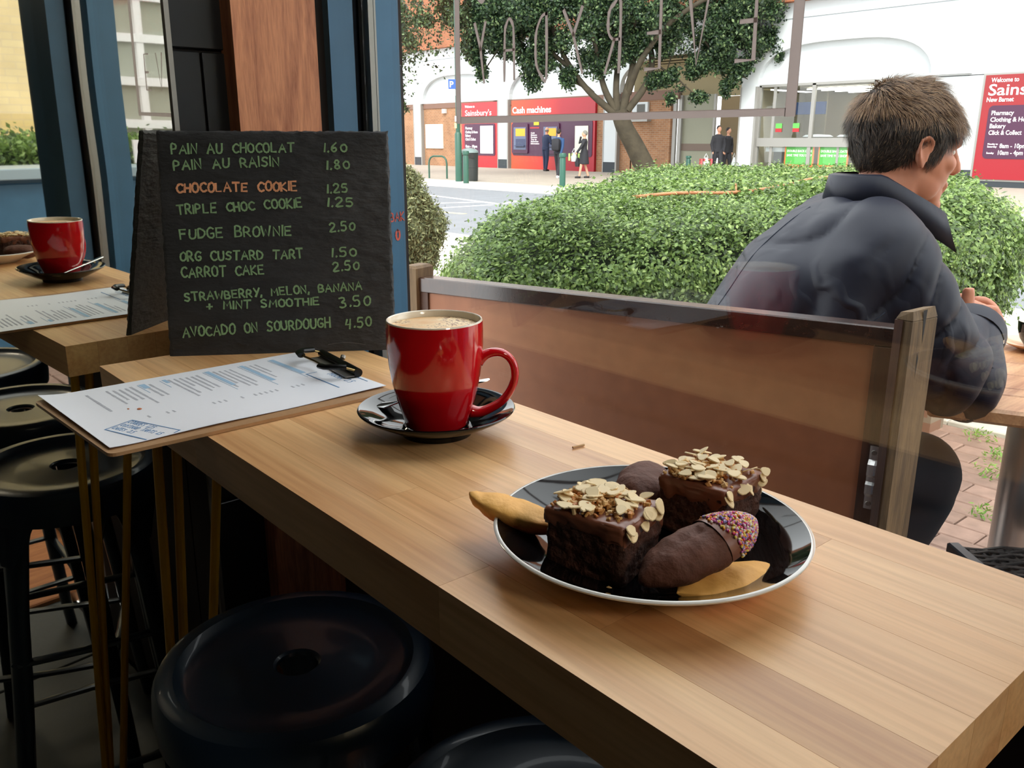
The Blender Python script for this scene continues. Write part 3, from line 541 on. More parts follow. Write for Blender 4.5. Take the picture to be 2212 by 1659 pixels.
b = B(); b.box((FX + .1, 24.9, 2.76), (FX + .31, 60, 3.0)); b.box((FX + .1, 21.3, 2.72), (FX + .31, 24.3, 3.05)); part('brown_fascia', b, M['brownband'], fac)
b = B(); b.box((FX - .3, -8, 5.5), (FX + .3, 60, 12)); part('upper_brick_wall', b, M['brick_up'], fac)
b = B(); b.box((FX - .32, 38.6, 7.25), (FX - .28, 43.5, 8.4)); part('upper_window', b, M['shopdark'], fac); b = B(); b.box((FX - .34, 40.6, 7.25), (FX - .28, 60, 8.6)); part('orange_panel', b, M['signorange'], fac)
# porch bay
b = B(); b.box((FX + .9, 18.0, 2.8), (FX + 1.0, 24.2, 4.5)); b.box((FX + .3, 18.3, 4.3), (FX + 1, 24.2, 4.5)); part('porch_soffit', b, M['beige'], fac)
b = B()
for i in range(3): b.box((FX + .75 - .12 * i, 19.0, 3.98 + .08 * i), (FX + .95, 23.6, 4.02 + .08 * i))
part('porch_step', b, M['beige'], fac)
b = B(); b.box((FX + .2, 21.2, 0), (FX + .3, 21.35, 2.85)); b.box((FX + .2, 21.45, 0), (FX + .3, 21.6, 2.85)); b.box((FX + .25, 19.72, 0), (FX + .35, 19.8, 2.85)); part('porch_post', b, M['greyframe'], fac)
b = B(); b.box((FX + .3, 19.75, .15), (FX + .36, 21.3, 2.85)); part('porch_screen', b, mat('greenish_panel', rgb(138, 138, 120), .5), fac)
b = B(); b.box((FX + .28, 19.8, .88), (FX + .31, 21.25, 1.13)); part('porch_rail', b, mat('brown_rail', rgb(108, 92, 82), .6), fac)
b = B(); b.box((29.2, 17.0, 0), (29.3, 21.5, 2.9)); b.box((26.5, 17.86, 0), (29.3, 17.9, 2.9)); part('porch_wall', b, M['shopwall'], fac)
b = B(); b.box((28, 17.9, 2.5), (28.1, 19.6, 2.54)); b.box((28, 17.9, 2.68), (28.1, 19.6, 2.72)); part('strip_light', b, M['lamp'], fac)
b = B(); b.box((FX + .04, 22.72, 2.05), (FX + .14, 23.5, 2.66)); wd_ = part('wall_window', b, M['render_white'], fac); b = B(); b.box((FX + .03, 22.85, 2.13), (FX + .05, 23.25, 2.58)); part('pane', b, M['shopdark'], wd_)
b = B(); b.box((FX - .1, 22.6, 1.94), (FX + .14, 23.55, 2.02)); part('window_ledge', b, M['greyframe'], fac)
# shop windows
b = B(); b.box((30.6, 11.5, 0), (30.7, 18.3, 3.1)); b.box((FX + .3, 11.6, -.01), (30.6, 18, .02)); b.box((FX + .3, 11.6, 2.95), (30.6, 17.86, 3.05)); b.box((FX + .3, 11.9, 0), (30.6, 12.0, 3)); part('shop_interior', b, M['shopwall'], fac)
for i, x in enumerate((27.2, 28.1, 29.0, 29.9)):
    b = B(); b.box((x, 12.1, 2.88 - .0 * i), (x + .12, 16.6, 2.92)); part('strip_light', b, M['lamp'], fac)
b = B()
for y in (17.82, 15.8, 13.72, 12.08): b.box((FX + .1, y - .06, .25), (FX + .2, y + .06, 3.02))
b.box((FX + .1, 12, .22), (FX + .2, 17.85, .32)); b.box((FX + .1, 12, 2.97), (FX + .2, 17.85, 3.05)); b.box((FX + .14, 17.2, .3), (FX + .18, 17.3, 2.97)); b.box((FX + .14, 14.75, .3), (FX + .18, 14.83, 1.06)); part('window_frame', b, M['greyframe'], fac)
b = B(); b.box((FX + .08, 12, 1.05), (FX + .13, 17.8, 1.33)); part('window_rail', b, M['greyframe'], fac)
b = B(); b.box((FX + .15, 12.1, .3), (FX + .16, 17.8, 2.97)); part('pane', b, M['glass'], fac)
b = B(); b.box((27.4, 16.0, 2.1), (27.5, 17.45, 2.5)); b.box((27.9, 13.9, 2.1), (28, 15.1, 2.45)); part('hanging_sign', b, M['shopblue'], fac)
for (y0, y1) in ((16.71, 15.63), (15.47, 14.42)):
    b = B(); b.box((FX + .165, y1, .32), (FX + .19, y0, 1.05)); p_ = part('poster', b, M['posterorange'], fac); b = B(); b.box((FX + .16, y1 + .05, .48), (FX + .165, y0 - .05, 1.05)); part('poster_panel', b, M['postergreen'], p_)
XT = lambda y, z, x=FX: Matrix(((0, 0, -1, x), (-1, 0, 0, y), (0, 1, 0, z), (0, 0, 0, 1)))
def sign_text(parent, rows, x, m_=None):
    for (txt, y, z, h, wd, bold) in rows: part('lettering', text_b(txt, h / .72, bold, .003, XT(y, z, x), wd), m_ or M['white_print'], parent)
# the poster print is two lines of large text and one of small
for y in (16.62, 15.38): sign_text(fac, [('PLEASE MIND THE DOOR', y, .88, .07, .92, .01), ('SAVE TIME YOU SHOP', y, .74, .07, .92, .01), ('welcome to the store', y, .54, .04, .9, 0)] if 0 else [('DOUBLE BACK DATE', y, .88, .075, .92, .01), ('SAVE TIME YOU SHOP', y, .74, .075, .92, .01)], FX + .158)
for y in (17.0, 16.35):
    b = B(); b.box((FX + .13, y - .12, 1.62), (FX + .14, y + .12, 1.8)); s_ = part('window_sticker', b, M['postergreen'], fac); b = B(); b.box((FX + .128, y - .12, 1.52), (FX + .138, y + .12, 1.64)); part('sticker_band', b, M['signred'], s_)
for y0, y1, z0, z1 in ((17.3, 17.0, .5, .95), ): pass
b = B(); b.box((27.0, 17.0, .05), (27.6, 17.55, .95)); part('counter', b, M['shopdark'], fac); b = B(); b.box((26.5, 16.75, .88), (26.52, 17.55, 1.02)); part('notice', b, M['render_white'], fac)
for y in (16.2, 14.95): 
    b = B(); b.lathe([(.0, 0), (.42, 0), (.5, .04), (.4, .1), (0, .12)], 24, c=(27.3, y - .1, 1.33)); part('display_dome', b, M['render_white'], fac, smooth=True)
def rrect(y0, y1, z0, z1, r=.1, n=5):
    P = []
    for cy_, cz_, a0 in ((y1 - r, z1 - r, 0), (y0 + r, z1 - r, PI / 2), (y0 + r, z0 + r, PI), (y1 - r, z0 + r, 1.5 * PI)):
        for i in range(n + 1): a = a0 + PI / 2 * i / n; P.append((cy_ + r * math.cos(a), cz_ + r * math.sin(a)))
    return P
def rr(b, y0, y1, z0, z1, x0, x1, r=.1): b.prism(rrect(min(y0, y1), max(y0, y1), z0, z1, r), lambda p, q: (x0, p, q), lambda p, q: (x1, p, q))
# left store sign
b = B(); b.box((FX + .04, 31.66, 0), (FX + .14, 34.4, 2.94)); S1 = single('store_sign', b, M['signred'], 'red store welcome panel with a blank white poster, left of the cash machines', 'sign', (FX + .1, 33, 0))
b = B(); rr(b, 34.18, 31.88, .55, 1.98, FX + .02, FX + .04, .09); part('info_panel', b, M['purple'], S1)
b = B(); rr(b, 32.95, 32.0, .64, 1.89, FX + .005, FX + .02, .02); part('poster', b, M['poster'], S1)
sign_text(S1, [('Welcome to', 34.14, 2.72, .12, .75, .01), ("Sainsbury's", 34.14, 2.36, .26, 2.0, .005)], FX + .036); sign_text(S1, [('Pharmacy', 34.1, 1.74, .12, .55, .02), ('Clothing & Home', 34.1, 1.56, .12, .95, .02), ('Bakery', 34.1, 1.40, .12, .42, .02), ('Click & Collect', 34.1, 1.23, .12, .8, .02), ('8am - 10pm', 34.1, .9, .13, .9, .02)], FX + .016)
# cash machine panel
b = B(); b.box((FX + .02, 25.46, 0), (FX + .14, 30.69, 2.94)); S2 = single('cash_machine_panel', b, M['signorange'], 'orange and red panel of two cash machines in the store wall', 'cash machine', (FX + .1, 28, 0))
b = B(); rr(b, 30.6, 25.58, .58, 2.05, FX, FX + .02, .12); part('purple_surround', b, M['purple'], S2)
sign_text(S2, [('Cash machines', 30.63, 2.40, .27, 2.55, .025)], FX + .016)
for y0, y1 in ((30.58, 29.5), (28.6, 27.5)):
    b = B(); rr(b, y0, y1, .68, 1.95, FX - .06, FX, .06); a_ = part('atm', b, M['purple'], S2)
    b = B(); b.box((FX - .075, y1 + .1, .84), (FX - .06, y0 - .15, 1.8)); part('fascia', b, M['atm'], a_); b = B(); b.box((FX - .085, y1 + .15, 1.42), (FX - .075, y0 - .3, 1.74)); part('screen', b, M['atm_screen'], a_)
    b = B(); b.box((FX - .085, y1 + .15, .92), (FX - .075, y0 - .3, 1.3)); b.box((FX - .16, y1 + .15, .98), (FX - .08, y0 - .3, 1.02)); part('keypad', b, M['atm_dark'], a_)
sign_text(S2, [('Services', 29.35, 1.66, .08, .5, .01), ('Cash', 29.35, 1.52, .07, .25, .01), ('Balance', 29.35, 1.43, .07, .4, .01), ('Receipts', 29.35, 1.34, .07, .42, .01), ('Top up', 29.35, 1.25, .07, .38, .01), ('Statements', 29.35, 1.16, .07, .5, .01), ('Information', 29.35, 1.07, .07, .55, .01)][1:], FX - .004)
b = B(); b.box((FX - .01, 28.8, 1.74), (FX, 29.4, 1.8)); part('red_strip', b, M['signred'], S2)
b = B(); b.box((FX - .02, 25.81, .75), (FX, 26.57, 1.82)); part('poster', b, mat('cream_poster', rgb(226, 224, 206), .5), S2)
b = B(); b.box((FX - .02, 28.82, 1.88), (FX, 29.14, 2.16)); part('yellow_notice', b, M['yellow'], S2)
b = B(); b.box((FX + .08, 36.07, .84), (FX + .14, 37.53, 2.01)); single('notice_board', b, M['poster'], 'blank white board on the orange brick wall, left', 'board', (FX + .1, 36.8, .84))
b = B(); b.box((FX + .02, 35.75, 2.52), (FX + .14, 36.0, 2.72)); single('wall_light', b, M['render_white'], 'small pale box lamp high on the orange brick wall', 'lamp', (FX + .1, 35.87, 2.5))
# right store sign
b = B(); b.box((FX - .06, 7.4, .21), (FX - .03, 10.50, 2.98)); S3 = single('store_sign', b, M['signdeep'], 'large dark red store welcome sign with opening hours, far right', 'sign', (FX, 9, .2))
b = B(); b.box((FX - .03, 7.35, .16), (FX, 10.57, 3.03)); part('sign_frame', b, M['greyframe'], S3)
b = B(); rr(b, 10.30, 7.6, .77, 2.18, FX - .07, FX - .06, .12); part('info_panel', b, M['purple'], S3)
sign_text(S3, [('Welcome to', 10.34, 2.79, .12, .70, .012), ("Sainsbury's", 10.39, 2.45, .30, 2.2, .012), ('New Barnet', 10.40, 2.28, .12, .70, .015)], FX - .064)
sign_text(S3, [('Pharmacy', 10.22, 1.93, .12, .58, .015), ('Clothing & Home', 10.22, 1.755, .12, 1.10, .015), ('Bakery', 10.22, 1.585, .12, .42, .015), ('Click & Collect', 10.22, 1.41, .12, .85, .015), ('Monday to', 10.2, 1.14, .05, .27, .01), ('Saturday', 10.2, 1.07, .05, .25, .01), ('8am - 10pm', 9.88, 1.06, .12, .68, .015), ('Sunday', 10.2, .9, .05, .2, .01), ('10am - 4pm', 9.92, .88, .12, .66, .015)], FX - .074)
# ================================================================ street furniture
PX, PY = 16.86, 22.31
b = B(); b.tube([(PX, PY, 0), (PX, PY, 1.45), (PX, PY, 1.5)], [.105, .105, .075], 16); b.tube([(PX, PY, 1.5), (PX, PY, 7.5)], .068, 14)
pole = single('lamp_post', b, M['green_paint'], 'tall dark green lamp post beside the litter bin', 'lamp post', (PX, PY, 0), smooth=True)
XP = Matrix(((0.0, 0, -1, 0), (-1, 0, 0, 0), (0, 1, 0, 0), (0, 0, 0, 1))); RT = Vector((.76, -.65, 0)); VW = Vector((.65, .76, 0))
XP = Matrix(((RT.x, 0, -VW.x, PX), (RT.y, 0, -VW.y, PY), (0, 1, 0, 0), (0, 0, 0, 1)))
b = B(); b.box((-.27, 2.78, .02), (-.04, 3.06, .05), X=XP); p_ = part('parking_sign', b, M['p_blue'], pole, label='blue parking sign'); part('lettering', text_b('P', .25, .02, .003, XP @ Matrix.Translation((-.24, 2.83, .053)), .13), M['white_print'], p_)
b = B(); b.box((-.26, 2.58, .02), (-.05, 2.77, .045), X=XP); part('sign_plate', b, M['plate_grey'], pole)
b = B(); b.box((-.10, 1.62, .06), (-.03, 1.78, .09), X=XP); part('pole_notice', b, M['yellowline'], pole); b = B(); b.box((-.09, 1.82, .06), (-.03, 1.98, .08), X=XP); part('pole_sticker', b, M['white_print'], pole)
bx, by = PX + RT.x * .34 + VW.x * .25, PY + RT.y * .34 + VW.y * .25
b = B(); b.lathe([(0, 0), (.25, 0), (.26, .05), (.27, .42), (.28, .43), (.27, .44), (.275, .86), (.285, .9)], 24, c=(bx, by, 0)); bin_ = single('litter_bin', b, M['bin'], 'black litter bin with a grey domed lid beside the lamp post', 'bin', (bx, by, 0), smooth=True)
b = B(); b.lathe([(.29, .88), (.28, .93), (.2, .99), (.08, 1.02), (0, 1.025)], 24, c=(bx, by, 0)); part('lid', b, M['bin_lid'], bin_, smooth=True)
b = B(); b.box((-.1, .72, .2), (.16, .84, .285), X=Matrix(((RT.x, 0, -VW.x, bx), (RT.y, 0, -VW.y, by), (0, 1, 0, 0), (0, 0, 0, 1)))); part('opening', b, M['void'], bin_)
boll = None
for (x, y, h, lab) in ((16.93, 17.64, .92, 'green street bollard in front of the cash machines'), (16.3, 21.2, .95, 'green street bollard in front of the litter bin'), (25.3, 19.9, .72, 'small green bollard before the store porch')):
    if boll is None:
        b = B(); b.lathe([(0, 0), (.085, 0), (.085, h - .16), (.075, h - .14), (.075, h - .11), (.1, h - .1), (.1, h - .02), (.09, h), (0, h + .01)], 20); boll = single('bollard', b, M['green_paint'], lab, 'bollard', (x, y, 0), smooth=30, group='green bollards on the far pavement', local=True)
    else: o = boll.copy(); COL.objects.link(o); o.location = (x, y, 0); o['label'] = lab; o.scale = (1, 1, h / .92)
b = B(); P = [(0, 0, 0), (0, 0, .5), (.02, 0, .62), (.08, 0, .71), (.18, 0, .75), (.5, 0, .75), (.6, 0, .71), (.66, 0, .62), (.68, 0, .5), (.68, 0, 0)]
b.tube([(17.55 + p[0] * .3, 24.9 - p[0] * 1.1, p[2] * .98) for p in P], .03, 10); single('cycle_stand', b, M['green_paint'], 'green hoop cycle stand on the pavement left of the lamp post', 'cycle stand', (17.6, 24.6, 0), smooth=True)
# ================================================================ planting
def hedge_points(poly, ztop, zbot, n_top, n_side, round_=.22, bulge=.08):
    P = np.array(poly); n = len(P); C0 = P.mean(0); mn, mx = P.min(0), P.max(0); A = P; Bq = np.roll(P, -1, 0)
    def inside(q):
        c = np.ones(len(q), bool)
        for a, b_ in zip(A, Bq): c &= ((b_[0] - a[0]) * (q[:, 1] - a[1]) - (b_[1] - a[1]) * (q[:, 0] - a[0])) < 0
        return c
    def edist(q):
        d = np.full(len(q), 9.)
        for a, b_ in zip(A, Bq): e = b_ - a; L = np.hypot(*e); d = np.minimum(d, np.abs((e[0] * (q[:, 1] - a[1]) - e[1] * (q[:, 0] - a[0])) / L))
        return d
    q = rng.uniform(mn, mx, (n_top * 3, 2)); q = q[inside(q)][:n_top]; d = edist(q); dr = np.clip(round_ - d, 0, round_) / round_
    z = ztop(q) - round_ * (1 - np.sqrt(np.clip(1 - dr ** 2, 0, 1))); ctr = q - C0; out = ctr / (np.linalg.norm(ctr, axis=1)[:, None] + 1e-6)
    top = np.column_stack([q, z]); nt_ = np.column_stack([out * dr[:, None] * .8, np.ones(len(q))])
    L = np.linalg.norm(Bq - A, axis=1); pick = rng.choice(n, n_side, p=L / L.sum()); t = rng.uniform(0, 1, n_side)[:, None]
    s = A[pick] + (Bq - A)[pick] * t; e = (Bq - A)[pick]; no = np.column_stack([-e[:, 1], e[:, 0]]); no /= np.linalg.norm(no, axis=1)[:, None]
    zz = rng.uniform(zbot, 1, n_side); zt = ztop(s); z = zbot + (zt - round_ * .6 - zbot) * rng.uniform(0, 1, n_side); u = (z - zbot) / (zt - zbot)
    off = bulge * np.sin(np.clip(u, 0, 1) * PI)[:, None] - .07 * (1 - u)[:, None]
    side = np.column_stack([s + no * off, z]); ns = np.column_stack([no, np.full(n_side, .3)])
    return np.vstack([top, side]), np.vstack([nt_, ns])
def lump(P, N_, amp, f):
    d = np.array([noise.noise(Vector(p) * f) for p in P[:, :3]]); return P + N_ * (d * amp)[:, None]
def core_mesh(poly, ztop, zbot, inset=.09):
    P = np.array(poly); C0 = P.mean(0); Q = C0 + (P - C0) * (1 - inset); b = B(); n = len(Q)
    b.add([(q[0], q[1], zbot) for q in Q] + [(q[0], q[1], float(ztop(np.array([q]))[0]) - .12) for q in Q], [tuple(range(n))[::-1], tuple(range(n, 2 * n))] + [(i, (i + 1) % n, n + (i + 1) % n, n + i) for i in range(n)]); return b
HP = [(1.44, 1.92), (1.75, 2.3), (5.5, 4.7), (6.6, 3.85), (6.2, 2.62), (5.2, 1.98), (4.05, 1.42), (3.6, 1.36), (2.6, 1.55)]
zt = lambda q: 1.045 - .012 * np.clip(3 - q[:, 0], 0, 3) - .006 * np.clip(q[:, 0] - 3, 0, 4)
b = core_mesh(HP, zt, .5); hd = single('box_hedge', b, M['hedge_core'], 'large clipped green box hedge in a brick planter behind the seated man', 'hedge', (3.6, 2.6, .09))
P, N_ = hedge_points(HP, zt, .52, 38000, 22000, .2, .07); P = lump(P, N_, .06, 5); P = lump(P, N_, .03, 16); dist = np.hypot(P[:, 0], P[:, 1])
near = dist < 3.6
Q = np.concatenate([leaf_quads(P[near], .0082, N_[near], 13, .021), leaf_quads(P[~near], .0125, N_[~near], 6, .028)]); Q = Q - np.array([3.6, 2.6, .09]); quads_mesh('foliage', Q, M['leaf_hedge'], hd)
# upright fresh shoots
S = P[rng.choice(np.where(N_[:, 2] > .8)[0], 1500)]; sh = np.concatenate([leaf_quads(S + np.array([0, 0, .02 + .014 * i]), .007, None, 4, .006) for i in range(3)]); quads_mesh('young_shoots', sh - np.array([3.6, 2.6, .09]), M['leaf_hedge'], hd)
b = B(); b.add([(x, y, z) for z in (.07, .46) for x, y in ((1.6, 1.95), (3.62, 1.53), (3.78, 1.62), (5.8, 2.7), (6.2, 3.8), (5.3, 4.4), (1.9, 2.35))], [tuple(range(7)), tuple(range(7, 14))[::-1]] + [(i, (i + 1) % 7, 7 + (i + 1) % 7, 7 + i) for i in range(7)])
b.box((3.60, 1.47, .07), (3.73, 1.62, .5)); pl = single('brick_planter', b, M['planter'], 'low brick planter holding the large box hedge', 'planter', (3.6, 2.6, .07))
b = B(); b.box((3.585, 1.455, .40), (3.745, 1.64, .52), ch=.01); part('corner_stone', b, M['planter_cap'], pl)
# stick lying on the hedge
def zofs(x, y): return float(zt(np.array([[x, y]]))[0])
pts = [(2.468, 2.194), (2.62, 2.10), (3.028, 2.128), (3.588, 2.295), (4.209, 2.474), (4.7, 2.62), (5.239, 2.814)]
pts = [(p[0], p[1], zofs(*p) + .052 + .012 * math.sin(i * 1.9)) for i, p in enumerate(pts)]
b = B(); b.tube(smooth2([Vector(p) for p in pts], 4), [.006 + .0035 * i / 24 for i in range(25)], 8, cap=True); b.tube([pts[2], (pts[2][0] + .05, pts[2][1] + .04, pts[2][2] + .03)], .004, 6)
single('fallen_branch', b, M['twig'], 'long bare reddish stick lying across the top of the hedge', 'stick', (2.2, 2.5, 1.05), smooth=True)
# left rounded bush in planter
BC = (3.02, 4.86)
P = rng.normal(0, 1, (16000, 3)); P /= np.linalg.norm(P, axis=1)[:, None]; N_ = P.copy(); R_ = np.array([.335, .38, .385]); P = P * R_ * np.where(P[:, 2:] > 0, 1, 1.0) + np.array([BC[0], BC[1], .70])
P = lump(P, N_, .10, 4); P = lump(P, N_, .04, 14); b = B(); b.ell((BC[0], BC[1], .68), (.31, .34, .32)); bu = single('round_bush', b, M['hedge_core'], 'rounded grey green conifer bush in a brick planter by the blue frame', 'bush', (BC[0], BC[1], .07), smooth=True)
Q = leaf_quads(P, .016, N_, 6, .02, .3, .3); quads_mesh('foliage', Q - np.array([BC[0], BC[1], .07]), M['leaf_bush'], bu)
b = B(); b.box((BC[0] - .34, BC[1] - .34, .07), (BC[0] + .30, BC[1] + .6, .42)); single('brick_planter', b, M['planter'], 'square brick planter under the rounded grey green bush', 'planter', (BC[0], BC[1], .07))
# weeds in the pavers
wp = np.array([[3.3, 1.1], [3.5, 1.15], [3.2, .95], [3.7, 1.3], [3.45, .92], [3.6, 1.0], [2.9, .95], [3.75, 1.1], [3.0, .8], [2.6, .8]]); C_ = np.column_stack([np.repeat(wp, 30, 0) + rng.normal(0, .03, (300, 2)), rng.uniform(.092, .12, 300)])
tagged(quads_mesh('weeds', leaf_quads(C_, .012, None, 3, .01, .25), M['grass']), 'small green weeds growing between the brick pavers', 'weeds')
# ---- street tree
TB = Vector((23.27, 19.89, 0)); SX = .0159; SZ = .0153
def tp(x, y, d=0): return TB + RT * ((x - 1405) * SX) + Vector((0, 0, 1.30 + (300 - y) * SZ)) + VW * d
b = B(); tr = tp(1405, 385); g0 = TB.copy()
def limb(pts, r0, r1, nm=None):
    q = smooth2([tp(*p) if len(p) > 2 else tp(p[0], p[1]) for p in pts], 4); n_ = len(q); b.tube(q, [r0 + (r1 - r0) * i / (n_ - 1) for i in range(n_)], 10)
limb([(1412, 392), (1392, 360), (1368, 315), (1345, 275), (1332, 240)], .38, .27); limb([(1335, 255), (1300, 228), (1268, 200), (1235, 160), (1205, 110), (1180, 50)], .13, .06)
limb([(1330, 245), (1305, 205), (1290, 160), (1270, 90, -.6), (1240, 0, -1)], .13, .05); limb([(1275, 205), (1255, 185, .3), (1225, 170, .5), (1205, 140, .6)], .1, .05)
limb([(1330, 250), (1325, 200), (1330, 140, .5), (1335, 60, .8), (1330, -60, 1)], .13, .06); limb([(1338, 250), (1348, 200), (1358, 150), (1352, 80, -.4), (1360, -20, -.7)], .16, .07)
limb([(1350, 240), (1385, 190), (1398, 140), (1392, 80, .3), (1410, 10, .6), (1440, -70)], .13, .05); limb([(1350, 205), (1370, 140, -.5), (1420, 70, -1), (1500, 20, -1.4), (1580, 10, -1.6)], .12, .04)
limb([(1235, 160), (1150, 90), (1060, 30), (1010, 20)], .08, .03)
for q in ([(1450, 60), (1440, 120), (1425, 175)], [(1560, 40), (1570, 110), (1575, 190)], [(1500, 90), (1540, 140), (1600, 175)], [(1415, 150), (1460, 180), (1500, 215)], [(1100, 60), (1080, 110), (1040, 170)], [(1630, 40), (1655, 90), (1665, 140)]): limb(q, .04, .015)
tree = single('street_tree', b, M['bark'], 'leaning green street tree with drooping branches in front of the store', 'tree', tuple(g0), smooth=True)
blobs = [(1130, 40, 120, 75), (1010, 25, 70, 50), (950, 10, 50, 30), (1060, 80, 60, 30), (1250, 50, 100, 80), (1380, 30, 110, 70), (1470, 70, 55, 60), (1540, 60, 75, 75), (1610, 30, 60, 50), (1300, -90, 330, 70), (1180, 110, 50, 45), (1030, 110, 28, 30), (1045, 150, 12, 28), (1150, 165, 20, 34),
         (1155, 130, 45, 40), (1225, 165, 16, 30), (1280, 120, 40, 50), (1350, 110, 60, 45), (1420, 110, 30, 40), (1440, 150, 16, 30), (1500, 130, 28, 45), (1545, 140, 22, 38), (1570, 165, 22, 26), (1590, 150, 14, 20), (1640, 90, 15, 25), (1662, 118, 8, 22), (1530, 165, 26, 10), (1480, 165, 10, 22), (1420, 175, 26, 14),
         (1470, 195, 14, 12), (1500, 212, 20, 8), (1555, 190, 7, 24), (1440, 215, 6, 10), (870, 30, 25, 14), (925, 55, 24, 16), (1600, 110, 30, 30), (1100, 100, 60, 30), (1060, 60, 70, 50), (1400, 180, 12, 16), (1670, 30, 20, 14), (1655, 55, 14, 14)]
Ps = []
for (x, y, rx, ry) in blobs:
    n_ = int(rx * ry * 2.1) + 60; q = rng.normal(0, .48, (n_, 3)); r_ = np.linalg.norm(q, axis=1); q = q[r_ < 1.1]; c0 = tp(x, y)
    dd = min(1.8, max(.2, rx * SX)); Ps.append(np.array(c0) + q[:, :1] * rx * SX * np.array(RT) + q[:, 1:2] * dd * np.array(VW) + q[:, 2:3] * np.array([0, 0, ry * SZ]))
P = np.concatenate(Ps); den = np.array([noise.noise(Vector(p) * 1.7) for p in P]); den2 = np.array([noise.noise(Vector(p) * .9 + Vector((9, 0, 0))) for p in P]); P = P[(den > -.05) & (den2 > -.22)]
Q = leaf_quads(P, .058, None, 3, .07, .6); quads_mesh('foliage', Q - np.array(g0), M['leaf_tree'], tree)
# second tree, mostly hidden by the blue frame
b = B(); t2 = Vector((17.6, 27.0, 0)); b.tube([t2, t2 + Vector((.1, 0, 2)), t2 + Vector((0, .3, 4)), t2 + Vector((0, .5, 6))], [.2, .16, .12, .06], 10)
tree2 = single('street_tree', b, M['bark'], 'street tree at the left edge of the window, only twigs showing', 'tree', tuple(t2), smooth=True)
def bp(x, y, D=30): return np.array([0, 0, 1.3]) + D * (np.array([.650 * .9614, .760 * .9614, -.2751]) + np.array([.760, -.650, 0]) * (x - 1106) / F_PX - np.array([.650 * -.0, 0, 0]) + np.array([.179, .209, .9614]) * (829.5 - y) / F_PX)
Ps = [np.array(t2) + np.array([0, 0, 5]) + rng.normal(0, .9, (1500, 3)) * np.array([1, 1, .8])]
for (x, y, rx, ry, n_) in ((870, 55, 16, 18, 120), (885, 95, 12, 16, 90), (862, 120, 10, 20, 60), (866, 205, 8, 14, 40), (872, 232, 9, 8, 40), (880, 80, 14, 10, 60)):
    q = rng.normal(0, .5, (n_, 3)); Ps.append(bp(x, y, 31) + q * np.array([rx * .016, rx * .016, ry * .016]))
quads_mesh('foliage', leaf_quads(np.concatenate(Ps), .06, None, 3, .07, .6) - np.array(t2), M['leaf_tree'], tree2)
# ================================================================ scenery seen only in the mirror
b = B(); b.box((.95, -2.62, .07), (4.2, -2.5, .98)); sf = struct('wall_neighbour', b, M['blue'], 'blue panelled shop front beyond the doorway, seen in the mirror')
for i in range(3):
    pb = B(); pb.box((1.0, -2.50, .16 + i * .27), (4.1, -2.485, .42 + i * .27), ch=.006); part('panel', pb, M['blue'], sf)
b = B(); b.box((.95, -2.66, .98), (4.2, -2.42, 1.03), ch=.004); part('sill', b, M['sill'], sf, label='pale blue sill')
b = B(); b.box((.88, -2.62, .07), (.99, -2.5, 2.6)); b.box((.95, -2.62, 2.4), (4.2, -2.5, 2.7)); b.box((1.66, -2.6, 1.03), (1.72, -2.52, 2.4)); b.box((2.22, -2.6, 1.03), (2.30, -2.52, 2.4)); part('frame', b, M['blue'], sf)
b = B(); b.box((1.0, -2.57, 1.03), (4.2, -2.565, 2.4)); part('pane', b, M['glass'], sf)
XM = Matrix(((-1, 0, 0, 2.20), (0, 0, -1, -2.54), (0, 1, 0, 1.05), (0, 0, 0, 1)))
b = B(); b.box((1.93, -2.56, 1.04), (2.22, -2.545, 1.16)); nb = single('shop_notice', b, M['white_print'], 'white card lettered ush standing on the sill, seen in the mirror', 'notice', (2.1, -2.55, 1.03))
part('lettering', text_b('ush', .09, .01, .001, Matrix(((-1, 0, 0, 2.15), (0, 0, 1, -2.544), (0, 1, 0, 1.075), (0, 0, 0, 1))), .12), M['bin'], nb)
b = B(); b.box((1.5, -5.2, .07), (4.9, -4.4, 1.0)); h2 = single('garden_hedge', b, M['hedge_core'], 'light green hedge before the yellow wall, seen in the mirror', 'hedge', (3, -4.8, .07))
n_ = 9000; P = np.column_stack([rng.uniform(1.5, 4.9, n_), np.where(rng.random(n_) < .6, -4.38, rng.uniform(-5.2, -4.4, n_)), np.zeros(n_)]); P[:, 2] = np.where(P[:, 1] > -4.39, rng.uniform(.3, 1.03, n_), 1.03); P += rng.normal(0, .03, P.shape)
quads_mesh('foliage', leaf_quads(P, .022, None, 3, .03) - np.array([3, -4.8, .07]), M['leaf_hedge'], h2)
b = B(); b.box((-4, -8.4, 0), (3.72, -8.2, 7)); b.box((3.72, -8.4, 0), (4.0, -8.2, 7)); struct('wall_yellow_house', b, M['yellow_wall'], 'pale yellow brick house wall, seen in the mirror')
b = B(); b.box((4.0, -8.5, 0), (8, -8.3, 7)); hw = struct('wall_grey_house', b, mat('grey_house_wall', rgb(170, 168, 156), .8), 'grey house front with a white barred window, seen in the mirror')
b = B()
for z in (1.12, 1.58, 2.04, 2.5, 2.96): b.box((3.95, -8.3, z - .045), (6.6, -8.22, z + .045))
for x in (4.02, 4.30, 4.62, 5.0, 5.4, 5.8): b.box((x - .04, -8.31, .8), (x + .04, -8.23, 3.2))
part('window_bars', b, M['white_print'], hw)
